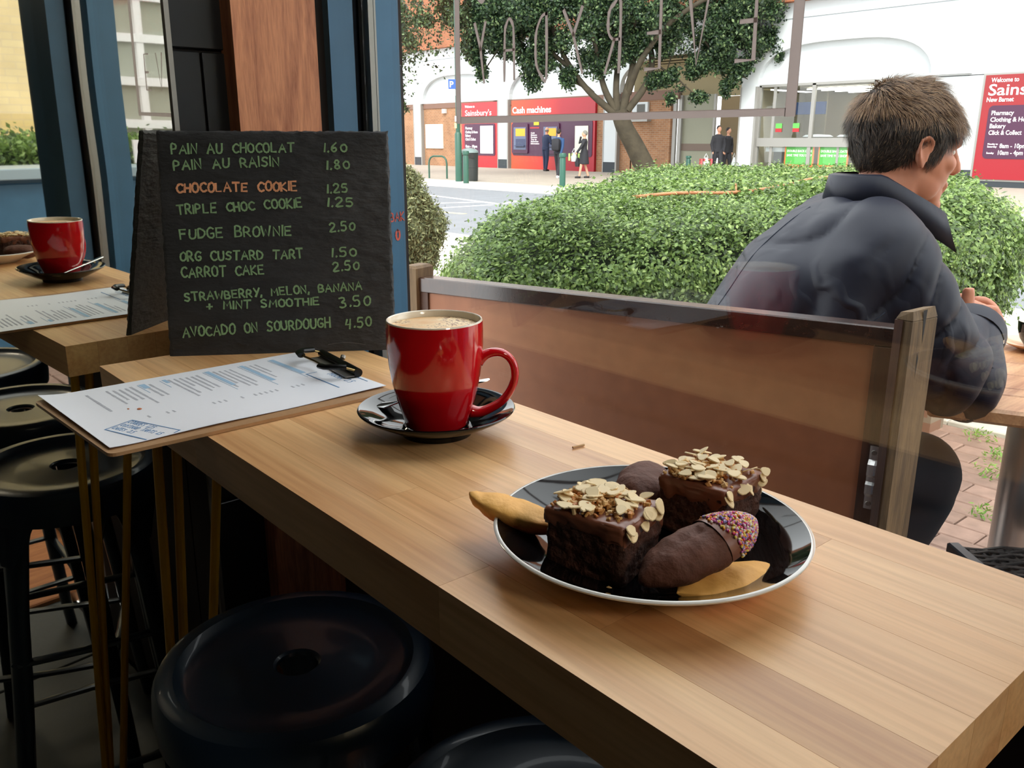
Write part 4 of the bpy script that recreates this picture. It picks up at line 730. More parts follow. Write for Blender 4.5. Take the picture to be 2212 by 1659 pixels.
# ================================================================ bar table
tb_ = thing('bar_table', 'narrow beech butcher block bar table along the window', 'table', (.392, .57, 0))
xs = [.2575, .296, .334, .371, .410, .449, .488, .5265]; ye, yf = .114, 1.028
rr_ = random.Random(12)
for i in range(7):
    y = ye; first_ = True
    while y < yf - 1e-6:
        L_ = rr_.uniform(.22, .46) if not first_ else rr_.uniform(.12, .40); first_ = False
        y2 = min(yf, y + L_)
        if yf - y2 < .08: y2 = yf
        b = B(); e = .0001; c0, c1 = (xs[i], xs[i + 1]); b.box((c0 + (e if i else 0), y + (e if y > ye else 0), T - .040), (c1 - (e if i < 6 else 0), y2 - (e if y2 < yf else 0), T)); part('stave', b, M['beech'], tb_)
        y = y2
def hairpin(tops, foot):
    b = B(); r = .0055
    for t_ in tops: b.tube([(t_[0], t_[1], T - .041), (foot[0] + (t_[0] - foot[0]) * .03, foot[1] + (t_[1] - foot[1]) * .03, .02), (foot[0], foot[1], .004)], r, 10)
    cx_ = sum(t_[0] for t_ in tops) / len(tops); cy_ = sum(t_[1] for t_ in tops) / len(tops)
    b.box((min(t_[0] for t_ in tops) - .012, min(t_[1] for t_ in tops) - .012, T - .044), (max(t_[0] for t_ in tops) + .012, max(t_[1] for t_ in tops) + .012, T - .040)); part('hairpin_leg', b, M['yellow_metal'], tb_, smooth=30)
hairpin([(.290, .955), (.311, .950), (.364, .955)], (.240, .955)); hairpin([(.290, .16), (.311, .165), (.364, .16)], (.240, .16)); b = B(); b.box((.44, .14, T - .085), (.526, 1.0, T - .0405), ch=.002); part('wall_batten', b, M['darkwood_y'], tb_)
# ================================================================ stools
def make_stool(label, loc):
    t = thing('bar_stool', label, 'stool', loc, group='navy metal bar stools'); H = .785; q_ = .89
    b = B(); b.lathe([(r * q_, z) for r, z in [(.024, H - .012), (.024, H - .008), (.027, H - .006), (.08, H - .009), (.122, H - .008), (.129, H - .004), (.135, H + .0015), (.146, H + .002), (.154, H - .001), (.158, H - .008), (.160, H - .03), (.158, H - .052), (.153, H - .052), (.154, H - .02), (.148, H - .012), (.03, H - .016), (.024, H - .012)]], 72); seat = part('seat', b, M['stool'], t, smooth=38, local=True)
    for k_ in range(4):
        a = PI / 4 + k_ * PI / 2; d = Vector((math.cos(a), math.sin(a), 0)); s = d.cross(Vector((0, 0, 1)))
        b = B(); P = [d * .112 + Vector((0, 0, H - .045)), d * .118 + Vector((0, 0, H - .09)), d * .132 + Vector((0, 0, H - .2)), d * .18 + Vector((0, 0, .2)), d * .205 + Vector((0, 0, 0))]
        b.tube(P, [(.036, .012), (.024, .012), (.018, .012), (.016, .011), (.014, .010)], 10, up=tuple(d)); part('leg', b, M['stool'], t, smooth=40, local=True)
        b = B(); b.tube([d * .128 + Vector((0, 0, H - .05)), d * .136 + s * .0 + Vector((0, 0, H - .12))], [(.05, .003), (.016, .003)], 8, up=tuple(d)); part('gusset', b, M['stool'], t, local=True)
    for z, r in ((.50, .150), (.27, .172)):
        for k_ in range(4):
            a0 = PI / 4 + k_ * PI / 2; a1 = a0 + PI / 2; p = Vector((math.cos(a0) * r, math.sin(a0) * r, z)); q = Vector((math.cos(a1) * r, math.sin(a1) * r, z)); b = B(); b.tube([p, (p + q) / 2 * 1.03 - Vector((0, 0, z * .03)), q], (.0 or [(.009, .005)] * 3), 8); part('brace', b, M['stool'], t, smooth=40, local=True)
    return t
st = make_stool('navy metal bar stool with a round holed seat, nearest the mirror', (.334, .733, 0)); st.rotation_euler = (0, 0, .3)
for (x, y, a, lab) in ((.377, .395, .5, 'second bar stool from the mirror, under the middle of the table'), (.40, .04, .1, 'bar stool past the near end of the table, seen in the mirror')):
    o = copy_tree(st); o.location = (x, y, 0); o.rotation_euler = (0, 0, a); o['label'] = lab
# ================================================================ mirror
ca, al = -.054, .019; nM = Vector((math.sin(ca), math.cos(al), math.sin(al))).normalized(); uM = Vector((0, 0, 1)); uM = (uM - nM * uM.dot(nM)).normalized(); rM = uM.cross(nM) * -1
if rM.x < 0: rM = -rM
O = Vector((.4, 1.095, T)); O = O - rM * ((O - Vector((.3985, 1.0905, 1.2))).dot(rM))
XR = Matrix((( rM.x, nM.x, uM.x, O.x), (rM.y, nM.y, uM.y, O.y), (rM.z, nM.z, uM.z, O.z), (0, 0, 0, 1)))
b = B(); b.box((-.62, 0, -.98), (-.006, .006, .95), X=XR); mir = single('wall_mirror', b, M['mirror'], 'tall leaning wall mirror with a thin silver edge behind the table end', 'mirror', tuple(O + uM * -1.0))
b = B(); b.box((-.006, -.004, -.98), (0, .012, .95), X=XR); b.box((-.626, -.004, -.98), (-.62, .012, .95), X=XR); part('edge_trim', b, M['alu'], mir)
# ================================================================ slate menu board
BLp = Vector((.334, 1.021, T)); sb = Vector((.838, -.545, 0)).normalized(); back = Vector((.545, .838, 0)).normalized(); shh = (Vector((0, 0, .26)) + back * .048).normalized(); sn = sb.cross(shh)  # sn points away from viewer?
if sn.dot(Vector((0, 0, 1.3)) - BLp) < 0: sn = -sn
XS = Matrix(((sb.x, shh.x, sn.x, BLp.x), (sb.y, shh.y, sn.y, BLp.y), (sb.z, shh.z, sn.z, BLp.z), (0, 0, 0, 1)))
W_, H_ = .2695, .2645; bm_ = B(); per = []; nn_ = 60
for i in range(nn_): per.append((i / nn_ * W_, 0, 0, -1))
for i in range(nn_): per.append((W_, i / nn_ * H_, 1, 0))
for i in range(nn_): per.append((W_ - i / nn_ * W_, H_, 0, 1))
for i in range(nn_): per.append((0, H_ - i / nn_ * H_, -1, 0))
rings = []
for inset, z in ((.003, -.0065), (.0, -.004), (.0005, -.002), (.0022, -.0006), (.0045, 0.0)):
    ring = []
    for (u, v, nx, ny) in per:
        j = abs(noise.noise(Vector((u * 90, v * 90, inset * 900)))) * .0035 + (.0015 * noise.noise(Vector((u * 300, v * 300, z * 500)))); d = inset + j * (1 if inset else .6)
        cu, cv = min(max(u, d), W_ - d), min(max(v, (d if ny >= 0 or v > .002 else 0)), H_ - d); ring.append((cu, cv, z))
    rings.append(ring)
V = [p for r in rings for p in r]; K = len(per); Fs = []
for a in range(4):
    for i in range(K): Fs.append((a * K + i, a * K + (i + 1) % K, (a + 1) * K + (i + 1) % K, (a + 1) * K + i))
Fs += [tuple(range(K))[::-1], tuple(range(4 * K, 5 * K))]; bm_.add(V, Fs, X=XS)
slate = single('slate_menu_board', bm_, M['slate'], 'rough edged black slate board with a handwritten green menu', 'menu board', tuple(BLp + sb * .13), smooth=25)
b = B(); c_ = BLp + sb * .17 - sn * .006; b.tube([c_ + shh * .23, c_ + back * .085 + Vector((0, 0, .003))], .004, 8); c2 = BLp + sb * .10 - sn * .006; b.tube([c2 + shh * .23, c_ + back * .085 + Vector((0, 0, .003))], .004, 8); part('rear_prop', b, M['clipmetal'], slate)
fS = lambda u, v, h: XS @ Vector((u, v, .0003 + h))
ROWS = [('PAIN AU CHOCOLAT', (.0174, .2373), (.1573, .2391), .0106), ('1.60', (.193, .2391), (.2203, .239), .0097), ('PAIN AU RAISIN', (.0189, .2187), (.1388, .223), .0106), ('1.80', (.1954, .2184), (.2227, .2194), .0098),
 ('CHOCOLATE COOKIE', (.0205, .1925), (.1584, .1941), .0101), ('1.25', (.1947, .1906), (.2188, .1915), .0098), ('TRIPLE CHOC COOKIE', (.02, .1672), (.1635, .1744), .0103), ('1.25', (.1945, .1747), (.2247, .1744), .0099),
 ('FUDGE BROWNIE', (.0215, .1386), (.1494, .1412), .0114), ('2.50', (.1954, .145), (.2258, .1462), .0099), ('ORG CUSTARD TART', (.0199, .1126), (.1617, .114), .0103), ('1.50', (.1969, .1145), (.2267, .1151), .01),
 ('CARROT CAKE', (.0204, .093), (.1152, .0955), .0114), ('2.50', (.1972, .0978), (.2289, .0989), .01), ('STRAWBERRY, MELON, BANANA', (.0225, .0656), (.2301, .0745), .0092), ('+ MINT SMOOTHIE', (.047, .0545), (.1784, .0572), .0088), ('3.50', (.2036, .0529), (.2411, .0559), .0123),
 ('AVOCADO ON SOURDOUGH', (.0178, .0227), (.1904, .0301), .0116), ('4.50', (.2093, .0285), (.2412, .0299), .0113)]
for (t_, a, c, h) in ROWS:
    b = B(); write(b, t_, a, c, h, .0020 if t_ != 'CHOCOLATE COOKIE' else .0023, fS, .05); part('handwriting', b, M['chalk_orange'] if t_ == 'CHOCOLATE COOKIE' else M['chalk_green'], slate, label='orange handwriting' if t_ == 'CHOCOLATE COOKIE' else None)
b = B(); ribbon(b, [(.187 + i * .0011, .0080 + .0022 * math.sin(i * .09) + .0009 * (i % 2)) for i in range(42)], .0003, fS, .0002); part('scratch_mark', b, M['scratch'], slate, label='thin pale scratch')
# ================================================================ clipboard
cb_ = thing('clipboard', 'brown hardboard clipboard with a white printed menu sheet overhanging the table', 'clipboard', (.31, .81, T))
def cu_(x, y): return x, y
cor = [(.176, .709), (.452, .7125), (.452, .925), (.165, .912)]
def inset_round(P, r=.008, n=5):
    out = []; N_ = len(P)
    for i in range(N_):
        p = Vector(P[i]); a = p + (Vector(P[i - 1]) - p).normalized() * r; c = p + (Vector(P[(i + 1) % N_]) - p).normalized() * r
        for j in range(n + 1): t = j / n; out.append(tuple(a * (1 - t) ** 2 + p * 2 * t * (1 - t) + c * t * t))
    return out
poly = inset_round(cor)
b = B(); n_ = len(poly); b.add([(p[0], p[1], T + .0004) for p in poly] + [(p[0], p[1], T + .0034) for p in poly], [tuple(range(n_))[::-1], tuple(range(n_, 2 * n_))] + [(i, (i + 1) % n_, n_ + (i + 1) % n_, n_ + i) for i in range(n_)]); part('backing_board', b, M['board'], cb_)
pc = [Vector(p) for p in ((.1795, .7195), (.4535, .7300), (.450, .925), (.170, .9165))]   # near-left, near-right, far-right, far-left
def pp(s, t): return pc[0] * (1 - s) * (1 - t) + pc[1] * s * (1 - t) + pc[2] * s * t + pc[3] * (1 - s) * t
def pz(s, t): return T + .0040 + .0035 * max(0, 1 - s / .12) ** 2 * (.4 + .6 * t) + .0012 * math.sin(s * 5) ** 2 * (1 - t) ** 2
b = B(); NU, NV = 40, 20; V = []
for dz in (0, .0003):
    for j in range(NV + 1):
        for i in range(NU + 1): s, t = i / NU, j / NV; q = pp(s, t); V.append((q.x, q.y, pz(s, t) + dz))
Fs = []; o2 = (NU + 1) * (NV + 1)
for j in range(NV):
    for i in range(NU): a = j * (NU + 1) + i; Fs += [(o2 + a, o2 + a + 1, o2 + a + NU + 2, o2 + a + NU + 1), (a, a + NU + 1, a + NU + 2, a + 1)]
b.add(V, Fs); sheet = part('paper_sheet', b, M['paper'], cb_, smooth='all')
# print rows: page top is towards +x, text runs towards -y
def fP(u, v, h):   # u = reading distance from the far edge (0..1), v = page height (0 = left end, 1 = clip end)
    q = pp(v, 1 - u); return (q.x, q.y, pz(v, 1 - u) + .0004 + h * .3)
rr_ = random.Random(5); b = B(); bl = B()
blocks = [(.145, .20, 1, .62, 0), (.245, .39, 5, .55, 1), (.44, .46, 1, .3, 0), (.50, .62, 5, .5, 0), (.66, .78, 5, .55, 0), (.81, .83, 1, .3, 0)]
rows = [.135] + [.205 + .021 * i for i in range(5)] + [.335, .355] + [.43 + .021 * i for i in range(6)] + [.585 + .021 * i for i in range(5)] + [.735 + .021 * i for i in range(3)]
for v in rows:
    u = .10 + rr_.uniform(0, .02); end = u + rr_.uniform(.18, .42)
    while u < end:
        L_ = rr_.uniform(.015, .05); ribbon(b, [(u, v), (min(end, u + L_), v)], .0078, fP, .0002); u += L_ + .010
    if rr_.random() < .75: ribbon(b, [(.66, v), (.69, v)], .006, fP, .0002)
part('printed_text', b, M['print'], sheet, stuff=True)
for v, u0, u1 in ((.315, .10, .18), (.40, .09, .15), (.57, .08, .42), (.71, .09, .48), (.845, .08, .46)): ribbon(bl, [(u0, v + .016), (u1, v + .016)], .018, fP, .0002); ribbon(bl, [(u0, v), (u1 + .1, v)], .0022, fP, .0003)
part('blue_headings', bl, M['bluepale'], sheet, stuff=True)
b = B(); fH = lambda u, v, h: fP(u, v, h * 1.5)
for st_ in ([(.128, .042), (.140, .014)], [(.140, .014), (.188, .031)], [(.128, .042), (.185, .062)], [(.185, .062), (.188, .056)]): ribbon(b, [(a / .19, c / .28) for a, c in st_], .0045, fH, .0003)
def fw(u, v, h): return fP(u / .19, v / .28, h * 1.5)
write(b, 'COOKIES 1.25', (.132, .036), (.164, .046), .0058, .00055, fw, 0, ''); write(b, 'CUSTARD TARTS 1.5', (.136, .028), (.184, .044), .0058, .00055, fw, 0, ''); write(b, 'CAKES 2.5', (.139, .0195), (.164, .028), .0058, .00055, fw, 0, '')
ribbon(b, [(.50, .905), (.50, .86)], .005, fH, .0003); ribbon(b, [(.50, .86), (.86, .855)], .0055, fH, .0003); ribbon(b, [(.58, .985), (.86, .98)], .004, fH, .0003); write(b, 'MOCHA 2.5', (.110, .258), (.155, .257), .008, .0006, fw, 0, '')
part('blue_handwriting', b, M['bluepen'], sheet, label='blue handwriting', stuff=True)
b = B(); b.ell((.234, .815, T + .0048), (.0022, .003, .0006), n=8, m=6); b.ell((.226, .822, T + .0048), (.001, .0015, .0005), n=8, m=6); part('food_stain', b, M['stain'], sheet)
# clip at the far (+x) end
XC = Matrix.Translation((.449, .829, T + .004)) @ Matrix.Rotation(-.12, 4, 'Z'); cl = None
b = B(); b.tube([(.006, -.052, .006), (.006, .052, .006)], .0048, 12, X=XC); b.box((-.006, -.052, -.0005), (.006, .052, .002), X=XC); cl = part('clip', b, M['clipmetal'], cb_, smooth=30)
b = B(); b.box((-.008, -.05, .0020), (.004, .05, .0032), X=XC); b.tube([(.010, 0, .010), (.012, .002, .0125)], .003, 8, X=XC); part('jaw', b, M['alu'], cl)
b = B(); b.tube(smooth2([Vector(p) for p in ((.004, -.05, .008), (-.010, -.047, .013), (-.022, -.042, .014), (-.026, -.030, .013), (-.020, -.010, .010), (-.020, .012, .010), (-.026, .030, .013), (-.022, .043, .014), (-.010, .047, .013), (.004, .050, .008))], 4), .0013, 8, X=XC); part('wire_arm', b, M['brass'], cl, smooth=True)
for s in (-1, 1):
    b = B(); b.tube([(-.006, s * .047, .013), (-.020, s * .044, .0145), (-.026, s * .038, .0140), (-.027, s * .028, .0132)], [(.0045, .003)] * 4, 10, X=XC); part('rubber_grip', b, M['clipmetal'], cl, smooth=True)
# ================================================================ mug, saucer, spoon
MC = (.4165, .589); SZ0 = T
b = B(); b.lathe([(0, .004), (.024, .004), (.027, 0), (.031, 0), (.032, .004), (.045, .0095), (.057, .0155), (.066, .0205), (.0685, .0225), (.069, .0235), (.0683, .0243), (.066, .0238), (.056, .0195), (.044, .0135), (.033, .0095), (.030, .0075), (.0285, .0088), (.027, .0075), (0, .0070)], 96, c=(MC[0], MC[1], T))
single('saucer', b, M['black_glaze'], 'glossy black saucer under the red coffee mug', 'saucer', (MC[0], MC[1], T), smooth=50)
z0 = .0078; prof = [(0, .002), (.0225, .002), (.0235, 0), (.0262, 0), (.0275, .002), (.0305, .012), (.0350, .027), (.0385, .043), (.0405, .058), (.0415, .073), (.0416, .086), (.0412, .0935)]
b = B(); b.lathe(prof, 96, 0, c=(MC[0], MC[1], T + z0)); mug = single('coffee_mug', b, M['red'], 'red glazed coffee mug with a milky coffee on a black saucer', 'mug', (MC[0], MC[1], T + z0), smooth=60)
b = B(); b.lathe([(.0412, .0935), (.0408, .0946), (.0398, .0947), (.0390, .0938), (.0386, .086), (.0376, .058), (.0345, .035), (.029, .016), (.02, .008), (0, .006)], 96, 0, c=(MC[0], MC[1], T + z0)); part('cream_lining', b, M['cream'], mug, smooth=60)
b = B(); b.lathe([(.0385, .0888), (.030, .0893), (.012, .0900), (0, .0902)], 64, 0, c=(MC[0], MC[1], T + z0)); part('coffee', b, M['froth'], mug, smooth=True, label='frothy coffee dusted with cocoa')
hd_ = Vector((.80, -.60, 0)).normalized(); c0 = Vector((MC[0], MC[1], T + z0))
HPt = [(.037, .0570), (.043, .0620), (.051, .0645), (.0595, .0630), (.0665, .0560), (.0690, .0450), (.0665, .0330), (.0590, .0215), (.0480, .0140), (.0380, .0105), (.0300, .0115)]
b = B(); b.tube(smooth2([c0 + hd_ * p[0] + Vector((0, 0, p[1])) for p in HPt], 5), [(.0050 + .0016 * abs(1 - 2 * i / 50) ** 3, .0036 + .0026 * abs(1 - 2 * i / 50) ** 4) for i in range(51)], 16, up=tuple(hd_)); part('handle', b, M['red'], mug, smooth='all')
sp0 = c0 + Vector((.0, .036, .016)); b = B(); a_ = Vector((.030, .030, .014)); b.tube([c0 + Vector((-.036, .052, .0115)), c0 + Vector((-.026, .049, .0105)), c0 + Vector((-.012, .043, .0125)), c0 + Vector((.030, .026, .0200)), c0 + Vector((.058, .013, .0255)), c0 + Vector((.064, .010, .0265)), c0 + Vector((.067, .009, .027))], [(.004, .0012), (.010, .0016), (.0024, .0012), (.0024, .0012), (.0046, .0011), (.0046, .001), (.0018, .0008)], 12); single('teaspoon', b, M['silver'], 'steel teaspoon on the saucer behind the red mug, handle end showing', 'spoon', tuple(sp0), smooth=True)
b = B(); b.tube([(.478, .4805, T + .0012), (.490, .4790, T + .0012)], .0010, 8); single('wood_splinter', b, M['almond_rim'], 'tiny pale splinter on the table between mug and plate', 'splinter', (.484, .48, T))
# ================================================================ plate of cakes
PC = (.3805, .3135)
b = B(); b.lathe([(0, .0005), (.052, .0005), (.055, 0), (.058, .0005), (.070, .0075), (.085, .0148), (.0945, .0195), (.0965, .0208), (.0968, .0218), (.0960, .0226), (.0945, .0225)], 128, 0, c=(PC[0], PC[1], T)); plate = single('dinner_plate', b, M['white_glaze'], 'round black plate with a white rim holding cakes', 'plate', (PC[0], PC[1], T), smooth=60)
b = B(); b.lathe([(.0945, .0225), (.090, .0198), (.080, .0148), (.068, .0095), (.058, .0060), (.050, .0050), (.02, .0046), (0, .0045)], 128, 0, c=(PC[0], PC[1], T)); part('black_glaze', b, M['black_glaze'], plate, smooth=True)
fl_me = None
def flake_b(s=1):
    b = B(); n_ = 12; P = [(.0060 * s * math.cos(2 * PI * i / n_) * (1 + .12 * math.cos(2 * PI * i / n_)), .0040 * s * math.sin(2 * PI * i / n_) * (1 - .28 * math.cos(2 * PI * i / n_)), 0) for i in range(n_)]
    b.add([(p[0] * .93, p[1] * .93, -.0004) for p in P] + [(p[0], p[1], 0) for p in P] + [(p[0] * .9, p[1] * .9, .00045) for p in P], [tuple(range(n_))[::-1], tuple(range(2 * n_, 3 * n_))] + [(a * n_ + i, a * n_ + (i + 1) % n_, (a + 1) * n_ + (i + 1) % n_, (a + 1) * n_ + i) for a in (0, 1) for i in range(n_)]); return b
def brownie(label, loc, rz, sx, sy, h, seed, tilt=0):
    t = thing('brownie', label, 'brownie', loc, rz, 'nut topped chocolate brownies on the plate'); rd = random.Random(seed)
    def bx(sx, sy, z0, z1, n, amp, f, top_extra=0, round_=.003):
        bm = bmesh.new(); bmesh.ops.create_cube(bm, size=1); bmesh.ops.subdivide_edges(bm, edges=bm.edges[:], cuts=n, use_grid_fill=True)
        for v in bm.verts:
            c = v.co; x, y, z = c.x * 2, c.y * 2, c.z * 2; m = 1 - round_ / sx * 2
            q = Vector((x * sx / 2, y * sy / 2, z0 + (z + 1) / 2 * (z1 - z0)))
            r_ = round_; hx, hy, hz = sx / 2 - r_, sy / 2 - r_, (z1 - z0) / 2 - min(r_, (z1 - z0) * .45); mid = Vector((0, 0, (z0 + z1) / 2)); l = q - mid
            cl_ = Vector((max(-hx, min(hx, l.x)), max(-hy, min(hy, l.y)), max(-hz, min(hz, l.z)))); d = l - cl_
            if d.length > 1e-9: l = cl_ + d.normalized() * min(d.length, r_)
            q = mid + l; nz = noise.noise(Vector((q.x, q.y, q.z)) * f + Vector((seed, 0, 0))) * amp + noise.noise(Vector((q.x, q.y, q.z)) * f * 3.3 + Vector((0, seed, 0))) * amp * .5
            nrm = Vector((x if abs(x) > .98 else 0, y if abs(y) > .98 else 0, z if z > .98 else 0)); q += nrm * nz; 
            if z < -.98: q.z = z0
            v.co = q
        r = B(); r.v = [tuple(v.co) for v in bm.verts]; bm.verts.index_update(); r.f = [tuple(v.index for v in f_.verts) for f_ in bm.faces]; r.m = [0] * len(r.f); bm.free(); return r
    part('cake', bx(sx, sy, 0, h - .004, 22, .0016, 120), M['brownie'], t, smooth=60, local=True)
    ic = bx(sx * 1.03, sy * 1.03, h - .0085, h, 26, .0012, 90); ic.v = [(x, y, z - (max(0, .010 * noise.noise(Vector((x * 90, y * 90, seed)))) + .002 if z < h - .006 and (abs(x) > sx * .44 or abs(y) > sy * .44) else 0)) for x, y, z in ic.v]
    part('icing', ic, M['icing'], t, smooth=60, local=True)
    nb = B()
    for i in range(270):
        x, y = rd.gauss(-.004, sx * .24), rd.gauss(.004, sy * .24)
        if abs(x) > sx * .5 or abs(y) > sy * .5: continue
        hh = h + .0045 * math.exp(-((x / sx * 2.6) ** 2 + (y / sy * 2.6) ** 2)) * rd.uniform(.1, 1) + .0005; s = rd.uniform(.0009, .0021); X = Matrix.Translation((x, y, hh)) @ Euler((rd.uniform(0, 6), rd.uniform(0, 6), rd.uniform(0, 6))).to_matrix().to_4x4()
        nb.box((-s, -s * .8, -s * .6), (s, s * .8, s * .6), ch=s * .3, X=X)
    part('chopped_nuts', nb, M['nuts'], t, local=True, stuff=True)
    global fl_me
    spots = []
    for i in range(44): spots.append((rd.uniform(-.47, .47) * sx, rd.uniform(-.5, .48) * sy, None))
    for i in range(8): spots.append((rd.uniform(-.45, .5) * sx, -.515 * sy, 'f'))
    for i in range(6): spots.append((.515 * sx, rd.uniform(-.5, .3) * sy, 'r'))
    for (x, y, e) in spots:
        if fl_me is None: o = part('almond_flake', flake_b(), M['almond'], t, local=True); fl_me = o.data
        else: o = bpy.data.objects.new('almond_flake', fl_me); COL.objects.link(o); o.parent = t
        s = rd.uniform(.7, 1.15)
        if e is None: o.location = (x, y, h + rd.uniform(.0018, .0045) + .003 * math.exp(-(x * x + y * y) / .0002)); o.rotation_euler = (rd.gauss(0, .2), rd.gauss(0, .2), rd.uniform(0, 6.3))
        elif e == 'f': o.location = (x, y - .001, h - rd.uniform(-.001, .006)); o.rotation_euler = (.9 + rd.gauss(0, .15), rd.gauss(0, .15), rd.gauss(0, .3))
        else: o.location = (x + .001, y, h - rd.uniform(0, .020)); o.rotation_euler = (rd.uniform(-.5, .5), 1.5 + rd.gauss(0, .08), 0) 
        o.scale = (s, s, 1)
    return t
zb = T + .0052
brownie('almond topped chocolate brownie at the front left of the plate', (.3455, .3195, zb), .22, .047, .053, .0375, 3)
brownie('almond topped chocolate brownie at the back right of the plate', (.4340, .3085, zb), .10, .050, .048, .0380, 11)
def financier(label, loc, L_, W2_, H2, rz, tilt, m_, seed, tip=1.5, roll=0):
    X = Matrix.Translation(loc) @ Matrix.Rotation(rz, 4, 'Z') @ Matrix.Rotation(tilt, 4, 'Y') @ Matrix.Rotation(roll, 4, 'X'); b = B(); V = []; Fs = []; nu, nv = 40, 28
    for i in range(nu + 1):
        s = -1 + 2 * i / nu; wd = max(0, 1 - abs(s) ** tip) ** .8
        for j in range(nv):
            a = 2 * PI * j / nv; y = math.cos(a) * W2_ / 2 * wd; z = math.sin(a) * (H2 * (.55 if m_ is M['choc'] else .22) if a < PI else H2 * (.5 if m_ is M['choc'] else .75)) * max(.03, wd) ** .75
            p = Vector((s * L_ / 2, y, z)); d = noise.noise(p * 110 + Vector((seed, 0, 0))) * .0011 + noise.noise(p * 300 + Vector((0, seed, 0))) * .0004
            if a < PI and abs(s) < .62 and abs(math.cos(a)) < .16 and seed % 2: d -= .0028 * (.6 + .4 * math.sin(s * 23)) * (1 - abs(s) / .62)
            V.append(tuple(p + Vector((0, math.cos(a), math.sin(a))) * d))
    for i in range(nu):
        for j in range(nv): Fs.append((i * nv + j, i * nv + (j + 1) % nv, (i + 1) * nv + (j + 1) % nv, (i + 1) * nv + j))
    Fs += [tuple(range(nv))[::-1], tuple(nu * nv + j for j in range(nv))]; b.add(V, Fs, X=X); return single('sponge_cake', b, m_, label, 'cake', loc, smooth='all'), X
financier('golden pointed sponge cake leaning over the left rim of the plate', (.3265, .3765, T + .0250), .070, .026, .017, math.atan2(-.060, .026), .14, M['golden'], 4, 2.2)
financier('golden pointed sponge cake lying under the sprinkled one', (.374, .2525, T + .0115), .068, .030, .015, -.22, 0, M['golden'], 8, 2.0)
financier('dark chocolate sponge cake at the back of the plate between the brownies', (.428, .360, T + .0185), .062, .038, .024, .55, 0, M['choc'], 6, 3)
ck, XK = financier('chocolate sponge cake with one end dipped in coloured sprinkles', (.3640, .2640, T + .0275), .082, .036, .023, -.25, -.24, M['choc'], 5, 2.6)
spb = B(); icb = B(); rd = random.Random(2)
V = []; nu, nv = 18, 20
for i in range(nu + 1):
    s = .22 + .80 * i / nu; s = min(s, .995); wd = max(0, 1 - abs(s) ** 2.6) ** .8
    for j in range(nv + 1): a = -.25 + (PI + .5) * j / nv; V.append(XK @ Vector((s * .041, math.cos(a) * .0185 * max(.05, wd), math.sin(a) * .0136 * max(.05, wd) ** .75)))
icb.add(V, [(i * (nv + 1) + j, i * (nv + 1) + j + 1, (i + 1) * (nv + 1) + j + 1, (i + 1) * (nv + 1) + j) for i in range(nu) for j in range(nv)]); part('icing', icb, M['icing'], ck, smooth='all')
for i in range(1150):
    s = .24 + .78 * rd.random() ** .9 + .04 * math.sin(rd.random() * 9); s = min(.995, s); a = rd.uniform(-.3, PI + .3); wd = max(0, 1 - abs(s) ** 2.6) ** .8; r_ = .00088
    if s < .26 + .10 * abs(math.cos(a)) : continue
    p = XK @ Vector((s * .0412, math.cos(a) * .0190 * max(.05, wd), math.sin(a) * .0142 * max(.05, wd) ** .75)); spb.ell(tuple(p), (r_, r_, r_), n=6, m=4, mi=rd.randrange(6))
part('sprinkles', spb, [M['spr%d' % i] for i in range(6)], ck, smooth='all', stuff=True)
b = B(); b.box((-.0016, -.0013, 0), (.0016, .0013, .0024), ch=.0005); single('nut_crumb', b, M['nuts'], 'pale nut crumb on the plate in front of the front brownie', 'crumb', (.3215, .2925, T + .0055), local=True)
